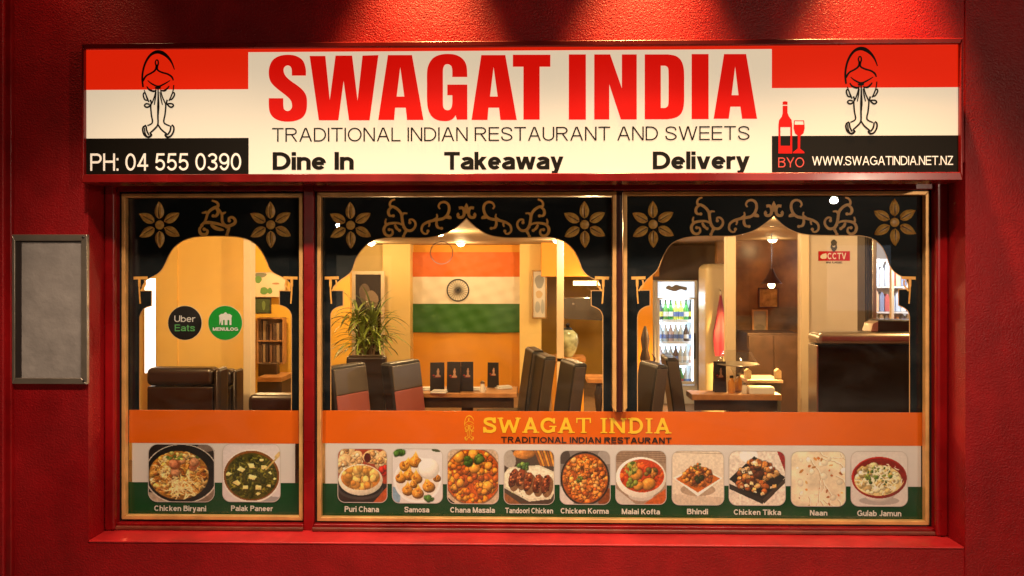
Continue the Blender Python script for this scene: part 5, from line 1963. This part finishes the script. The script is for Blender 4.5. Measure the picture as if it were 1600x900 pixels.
m = MB(); m.lathe([(.06, 0), (.10, .06), (.135, .18), (.12, .27), (.07, .32), (.05, .33)], 20); m.build('body', mat('green white glaze', (.40, .45, .28), .2, var=.6, varscale=9), vs_, smooth=True)
m = MB(); m.lathe([(.055, .331), (.05, .35), (.02, .36), (.03, .39), (.01, .41)], 16); m.build('lid', M_blackplastic, vs_, smooth=True)
vt = thing('console_table', 'low yellow console carrying the green and white vase', 'table', (X(887, 5.4), 5.4, 0), absolute=True)
zv = Z(557, 5.4, 887)
m = MB(); m.box(X(860, 5.25), X(915, 5.25), 5.2, 5.65, zv - .04, zv - .001); m.build('top', M_wood, vt)
m = MB(); m.box(X(863, 5.25), X(912, 5.25), 5.25, 5.6, 0, zv - .041); m.build('body', M_orangewall, vt)
sd = thing('side_table', 'small wooden table with a turned leg beside the mullion', 'table', (X(932, 4.6), 4.6, 0), absolute=True)
zv = Z(592, 4.6, 930)
m = MB(); m.box(X(918, 4.6), X(952, 4.6), 4.6, 5.0, zv - .05, zv); m.build('top', M_wood, sd, bevel=.006)
m = MB(); m.lathe([(.03, 0), (.03, .2), (.055, .4), (.03, .5), (.07, zv - .06)], 12, (X(936, 4.7), 4.75, 0)); m.build('leg', M_darkwood, sd, smooth=True)

# ---- drinks fridge with bottles
FRY = 6.5
fr = thing('drinks_fridge', 'tall lit drinks fridge with glass door and full shelves', 'fridge', (X(1056, FRY), FRY, 0), absolute=True)
fz = lambda p: Z(p, FRY, 1056)
xa, xb = X(1022.5, FRY), X(1090, FRY)
m = MB()
m.box(xa, X(1028, FRY), FRY, FRY + .6, .0, fz(438)); m.box(X(1085, FRY), xb, FRY, FRY + .6, .0, fz(438))
m.box(X(1028, FRY), X(1085, FRY), FRY + .55, FRY + .6, .0, fz(438)); m.box(X(1028, FRY), X(1085, FRY), FRY, FRY + .55, fz(440), fz(438)); m.box(X(1028, FRY), X(1085, FRY), FRY, FRY + .55, 0, .25)
m.build('cabinet', mat('fridge enamel', (.62, .64, .66), .35), fr, bevel=.004)
m = MB(); m.box(X(1028.2, FRY), X(1084.8, FRY), FRY + .005, FRY + .09, fz(464), fz(440.3)); m.build('lit_header', mat('fridge header', (.8, .85, .9), .4, emit=(.50, .76, 1.0), estr=1.0), fr)
flat('header_logo', [[P(1040 + a, 449 + b, FRY) for a, b in sm([(0, 1), (5, -3), (10, -1), (16, -4), (24, -2), (33, 0), (32, 5), (24, 3), (15, 6), (6, 4)], 4, True)]], FRY + .003, .002, mat('faded logo', (.16, .15, .14), .5), fr)
m = MB(); m.box(X(1028.5, FRY), X(1084.5, FRY), FRY + .53, FRY + .545, .26, fz(466)); m.build('lit_back', mat('fridge back light', (.85, .9, .95), .4, emit=(.80, .93, 1.0), estr=1.9), fr)
m = MB()
for a in (1028.6, 1082.6):
    m.box(X(a, FRY), X(a + 1.9, FRY), FRY + .03, FRY + .06, .3, fz(468))
m.build('side_tube', mat('fridge tube', (.9, .95, 1), .4, emit=(.85, .95, 1.0), estr=5), fr)
shelves = [500, 534, 568, 605, 640]
for py in shelves:
    m = MB(); m.box(X(1028.6, FRY), X(1084.4, FRY), FRY + .07, FRY + .5, fz(py + 4), fz(py)); m.build('shelf', mat('white shelf', (.85, .88, .9), .4), fr)
m = MB()
ring(m, (X(1027, FRY), X(1086, FRY), .27, fz(465)), (X(1030, FRY), X(1083, FRY), .31, fz(468)), FRY - .03, FRY - .004)
m.build('door_frame', MATS['fridge enamel'], fr)
m = MB(); m.box(X(1030.2, FRY), X(1082.8, FRY), FRY - .02, FRY - .014, .32, fz(468.4)); m.build('door_glass', glass_mat('fridge glass', (.97, .99, 1)), fr)
m = MB(); m.box(X(1083.6, FRY), X(1085, FRY), FRY - .06, FRY - .03, fz(560), fz(520)); m.build('handle', M_blackplastic, fr)
M_bot = [mat('green bottle', (.06, .30, .06), .2), mat('clear bottle', (.55, .60, .62), .2), mat('dark bottle', (.06, .07, .08), .2), mat('yellow bottle', (.62, .66, .12), .2), mat('cola bottle', (.10, .05, .04), .2), mat('pale pink bottle', (.62, .45, .42), .2)]
bprof = [(.034, 0), (.038, .01), (.038, .13), (.027, .17), (.013, .21), (.013, .235)]
names = ['top', 'second', 'third', 'fourth', 'lowest']
kinds = [[2, 0, 0, 3, 3, 0, 2], [1, 1, 5, 1, 1, 4, 1], [5, 1, 1, 4, 1, 1, 5], [1, 3, 3, 1, 0, 1, 1], [1, 1, 3, 1, 1, 3, 1]]
bn = ['green', 'clear', 'dark', 'yellow green', 'brown', 'pale pink']
proto = {}
for r_, py in enumerate(shelves):
    z = fz(py) + .001
    hgt = ((py - (467 if r_ == 0 else shelves[r_ - 1] + 6)) * (FRY + 4) / 1200) * .93
    for i, kd in enumerate(kinds[r_]):
        key = (kd, r_)
        if key not in proto:
            m = MB(); m.lathe([(a, b * hgt / .25) for a, b in bprof], 12)
            me = m.mesh('bottle')
            mc = MB(); mc.lathe([(.0145, .2355 * hgt / .25), (.0145, .25 * hgt / .25)], 10)
            mcm = mc.mesh('cap')
            ml = MB(); ml.lathe([(.0386, .04 * hgt / .25), (.0386, .10 * hgt / .25)], 12)
            proto[key] = (me, mcm, ml.mesh('paper_label'))
        o = obj('drink_bottle', proto[key][0], M_bot[kd], None, smooth=True)
        o.location = (X(1032.5 + i * 8.0, FRY + .1), FRY + .13, z)
        tag(o, '%s drink bottle on the %s shelf of the lit fridge' % (bn[kd], names[r_]), 'bottle', '%s bottles on the %s fridge shelf' % (bn[kd], names[r_]))
        q = obj('cap', proto[key][1], M_whiteplastic if kd % 2 else M_blackplastic, o)
        q = obj('paper_label', proto[key][2], (M_whiteplastic, mat('blue paper', (.10, .18, .45), .5), mat('yellow paper', (.7, .6, .1), .5), M_whiteplastic, mat('red paper', (.5, .05, .04), .5), M_whiteplastic)[(kd + i) % 6], o)
lamp('fridge_lamp', 'AREA', (X(1056, FRY), FRY + .03, fz(470)), 6, (.80, .94, 1), .2, (X(1056, FRY), FRY - .6, .6))
# brown carved ornament against the orange strip
oc = thing('carved_ornament', 'tall brown carved wooden ornament left of the drinks fridge', 'ornament', (X(1008, 4.6), 4.6, Z(602, 4.6, 1008)))
m = MB(); m.lathe([(.05, 0), (.06, .02), (.03, .06), (.045, .14), (.03, .22), (.06, .30), (.035, .40), (.05, .52), (.03, .60), (.012, .66)], 12); m.build('body', M_darkwood, oc, smooth=True)
m = MB(); m.tube([(.03, 0, .12), (.09, 0, .2), (.11, 0, .3), (.07, 0, .36)], [.014, .012, .01, .004], 8); m.build('arm', M_darkwood, oc, smooth=True)
os_ = thing('side_shelf', 'low pale wooden ledge under the carved ornament', 'shelf', (X(1008, 4.6), 4.6, 0), absolute=True)
zv = Z(602, 4.6, 1008)
m = MB(); m.box(X(994, 4.5), X(1020, 4.5), 4.45, 4.8, zv - .05, zv - .001); m.build('top', M_wood, os_, bevel=.004)
m = MB(); m.box(X(996, 4.5), X(1018, 4.5), 4.5, 4.78, 0, zv - .051); m.build('body', M_darkwood, os_)
# rounded cream cupboard and red cloth
m = MB(); m.box(X(1104, 5.4), X(1140, 5.4), 5.4, 5.9, 0, Z(412, 5.4, 1120))
tag(m.build('cream_cupboard', mat('cream enamel', (.46, .38, .22), .4), None, bevel=.08, seg=5), 'tall pale cream cupboard with rounded corners behind the red cloth', 'cupboard')
ck_ = thing('hanging_cloth', 'crimson cloth hanging from a hook on the cream cupboard', 'cloth', (X(1126, 5.3), 5.3, Z(555, 5.3, 1126)), absolute=True)
m = MB()
rows = []
nz, na = 22, 28
for j in range(nz + 1):
    t = j / nz
    z = Z(460, 5.3, 1126) + (Z(556, 5.3, 1126) - Z(460, 5.3, 1126)) * t
    w_ = .012 + .075 * min(1, t * 1.6) ** 1.1 * (1 - .35 * max(0, t - .75) / .25)
    for i in range(na):
        a = 2 * pi * i / na
        f = 1 + .28 * sin(5 * a + 2.5 * t) * t
        rows.append((X(1126, 5.3) + w_ * f * cos(a), 5.3 + w_ * .5 * f * sin(a), z))
fs = [(j * na + i, j * na + (i + 1) % na, (j + 1) * na + (i + 1) % na, (j + 1) * na + i) for j in range(nz) for i in range(na)]
m.add(rows, fs)
m.build('cloth', mat('crimson cloth', (.22, .012, .035), .55), ck_, smooth=True)
m = MB(); m.tube([(X(1126, 5.3), 5.34, Z(452, 5.3, 1126)), (X(1126, 5.3), 5.3, Z(455, 5.3, 1126)), (X(1126, 5.3), 5.3, Z(462, 5.3, 1126))], .008, 8); m.build('hook', M_steel, ck_)

# ---- pendant and the dark corner behind the second post
PY = 4.3
pk = (PY + 4) / 1200
pd = thing('pendant_lamp', 'black conical pendant lamp with a glowing bulb in the dark corner', 'lamp', (X(1205.5, PY), PY, Z(443, PY, 1205)))
cz0 = pd.location.z
m = MB(); m.lathe([(16.0 * pk, 0), (15.5 * pk, .006), (9 * pk, .06), (4.5 * pk, .12), (3 * pk, .16), (1, .1601)][:5], 24)
me = m.mesh('shade')
bm = bmesh.new(); bm.from_mesh(me)
for f in [f for f in bm.faces if len(f.verts) > 4]:
    bm.faces.remove(f) if f.calc_center_median().z < .02 else None
bm.to_mesh(me); bm.free()
so = obj('shade', me, M_blackplastic, pd, smooth=True)
sd_ = so.modifiers.new('thickness', 'SOLIDIFY'); sd_.thickness = .003
m = MB(); m.lathe([(.002, -.052), (.022, -.046), (.036, -.02), (.032, .01), (.016, .05), (.012, .07)], 16); m.build('bulb', mat('pendant bulb', (1, .8, .5), .4, emit=(1, .72, .34), estr=40), pd, smooth=True)
m = MB(); m.tube([(0, 0, .16), (0, 0, CE - cz0)], .004, 6); m.build('cord', M_blackplastic, pd)
lamp('pendant_bulb_lamp', 'SPOT', (0, 0, -.07), 600, (1, .55, .17), .03, None, 158, .35, pd)
cab = thing('back_cabinet', 'dark cabinet with small shelves in the shadowy corner', 'cabinet', (X(1200, 5.4), 5.4, 0), absolute=True)
m = MB(); m.box(X(1168, 5.4), X(1250, 5.4), 5.4, 5.9, 0, Z(520, 5.4, 1200)); m.build('body', M_darkwood, cab, bevel=.01)
m = MB(); m.box(X(1170, 5.37), X(1208, 5.37), 5.37, 5.4, .1, Z(524, 5.37, 1200)); m.build('door', M_darkwood, cab, bevel=.006)
m = MB(); m.box(X(1210, 5.37), X(1248, 5.37), 5.37, 5.4, .1, Z(524, 5.37, 1200)); m.build('door', M_darkwood, cab, bevel=.006)
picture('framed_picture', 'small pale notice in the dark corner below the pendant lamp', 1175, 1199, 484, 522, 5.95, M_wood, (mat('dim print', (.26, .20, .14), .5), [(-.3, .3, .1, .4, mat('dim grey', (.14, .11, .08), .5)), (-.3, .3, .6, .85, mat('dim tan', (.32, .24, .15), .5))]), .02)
picture('framed_picture', 'dark glossy picture with painted lamp glow under the pendant lamp', 1185, 1216, 450, 481, 5.96, M_darkwood, (mat('amber lamp glow', (.30, .15, .04), .25, var=.5, varscale=14), []), .015)  # the lamp's reflection is put into the amber colour
# small chair-height bar with clutter behind the small table
bar = thing('serving_trolley', 'dark serving trolley with a pale top behind the small table', 'trolley', (X(1200, 3.6), 3.6, 0), absolute=True)
zv = Z(594, 3.6, 1200)
m = MB(); m.box(X(1168, 3.6), X(1224, 3.6), 3.6, 4.0, zv - .03, zv); m.build('top', M_alu, bar, bevel=.004)
m = MB(); m.box(X(1172, 3.6), X(1222, 3.6), 3.62, 3.98, .1, zv - .031); m.build('body', M_blackplastic, bar, bevel=.01)
for pxx, lab in ((1166, 'small white carton at the left end of the serving trolley'), (1213, 'small white carton at the right end of the serving trolley')):
    c_ = thing('carton', lab, 'carton', (X(pxx + 3, 3.7), 3.72, zv + .001))
    m = MB(); m.box(-.03, .03, -.03, .03, 0, .075); m.build('box', M_creampost, c_, bevel=.004)
    m = MB(); m.prism([(-.03, .0755), (.03, .0755), (0, .10)], -.03, .03); m.build('gable', M_creampost, c_)
# glass screen between the two posts
gsn = MB(); gsn.box(X(1150.5, 3.0), X(1251.5, 3.0), 2.99, 3.0, .02, 2.19)
tag(gsn.build('glass_screen', glass_mat('screen glass', (.92, .90, .87), 1.6, .05, .012)), 'dark glass screen between the two cream posts', 'screen')

# ---- surveillance notice on the white partition
cs = thing('camera_notice', 'red surveillance notice with white lettering on the white partition', 'sign', (X(1303, 3.09), 3.09, Z(411, 3.09, 1303)), absolute=True)
YC = 3.094
m = MB(); m.box(X(1279, YC), X(1328, YC), YC, YC + .005, Z(407.5, YC, 1303), Z(392.5, YC, 1303)); m.build('red_plate', mat('notice red', (.48, .008, .010), .5, spec=.1), cs)
text('lettering', 'CCTV', 1293, 1322, 405, 395, YC - .002, .13, M_capt, cs)
text('small_lettering', 'IN USE', 1291, 1316, 411.5, 408.6, YC, .13, M_ink, cs)
flat('camera_symbol', [[P(1282 + a, 395 + b, YC - .002) for a, b in [(0, 5), (3, 2), (9, .5), (10, 5), (9, 9), (3, 9.5), (0, 8)]]], YC - .002, .001, M_capt, cs)
flat('eye_symbol', [[P(1303 + a, 383 + b, YC - .002) for a, b in sm([(0, -9), (4.5, -5), (4, -1), (5, 4), (3, 8), (0, 10.5), (-3, 8), (-5, 3), (-4, -1), (-4.5, -5)], 3, True)],
                    [P(1303 + a, 383 + b, YC - .002) for a, b in [(-3, 0), (-.5, 1.5), (3.2, -1), (2, 3.5), (-1.8, 3.2)]]], YC - .002, .001, M_ink, cs)

# ---- counter, till, far shop goods
ct = thing('service_counter', 'dark service counter with a rounded steel top and steel corner', 'counter', (X(1350, 1.8), 1.8, 0), absolute=True)
YK = 1.8
kz = lambda p: Z(p, YK, 1350)
m = MB(); m.box(X(1279, YK), X(1475, YK), YK, YK + .16, .1, kz(539.5)); m.build('front_panel', mat('dark laminate', (.016, .010, .006), .6, spec=.1, var=.2, varscale=3), ct, bevel=.003)
m = MB(); m.box(X(1275, YK), X(1480, YK), YK - .03, YK + .19, kz(538.5), kz(519)); m.build('steel_top', M_steel, ct, bevel=.042, seg=6)
m = MB(); m.box(X(1275.5, YK), X(1278.8, YK), YK - .006, YK + .17, 0, kz(539.6)); m.build('steel_corner', M_steel, ct, bevel=.006, seg=3)
m = MB(); m.box(X(1279, YK), X(1475, YK), YK + .01, YK + .16, 0, .099); m.build('kick_board', M_black, ct)
tl = thing('till_box', 'black till box standing on the steel counter top', 'till', (X(1396, 1.8), 1.8, kz(519)), absolute=True)
zb_ = kz(519) + .001
m = MB(); m.box(X(1373, 1.8), X(1440, 1.8), 1.8, 1.98, zb_, Z(500, 1.8, 1396)); m.build('body', M_blackplastic, tl, bevel=.01)
m = MB(); m.prism([P(1361, 518, 1.8), P(1372, 518, 1.8), P(1372, 502, 1.8), P(1364, 506, 1.8)], 1.8, 1.95); m.build('side_wedge', M_alu, tl)
gd = ['pale blue', 'red', 'white', 'orange', 'grey blue', 'dark blue']
gc = [(.50, .60, .75), (.5, .12, .10), (.85, .85, .85), (.75, .50, .30), (.42, .48, .60), (.22, .27, .42)]
for r_ in range(3):
    for i in range(7):
        kd = (i * 2 + r_ * 3 + (i // 3)) % 6
        x_ = X(1366 + i * 8.5, 5.2)
        hgt = rs.uniform(.20, .30)
        z0 = 1.02 + r_ * .30
        m = MB()
        m.prism([(x_, z0), (x_ + .055, z0), (x_ + .057, z0 + hgt * .8), (x_ + .035, z0 + hgt), (x_ + .02, z0 + hgt), (x_ - .002, z0 + hgt * .8)], 5.2, 5.27)
        o = m.build('packet', mat('packet %s' % gd[kd], gc[kd], .35), None, bevel=.006)
        tag(o, '%s packet in the %s row of goods in the bright side room' % (gd[kd], ('bottom', 'middle', 'top')[r_]), 'packet', '%s packets, %s row' % (gd[kd], ('bottom', 'middle', 'top')[r_]))
gsf = thing('goods_shelf', 'white goods shelf holding coloured packets in the bright side room', 'shelf', (X(1400, 5.2), 5.2, 0), absolute=True)
m = MB()
for r_ in range(3):
    m.box(X(1362, 5.2), X(1430, 5.2), 5.15, 5.5, 1.0 + r_ * .30, 1.018 + r_ * .30)
m.build('board', M_whiteplastic, gsf)
m = MB(); m.box(X(1362, 5.5), X(1430, 5.5), 5.5, 5.53, 0, 1.95); m.build('back_panel', M_whiteplastic, gsf)
m = MB(); m.box(X(1393, 4.9), X(1397, 4.9), 4.9, 4.95, 0, CE); m.build('upright', M_creampost, gsf)

for o in list(S.objects):
    if 'abs' in o:
        del o['abs']
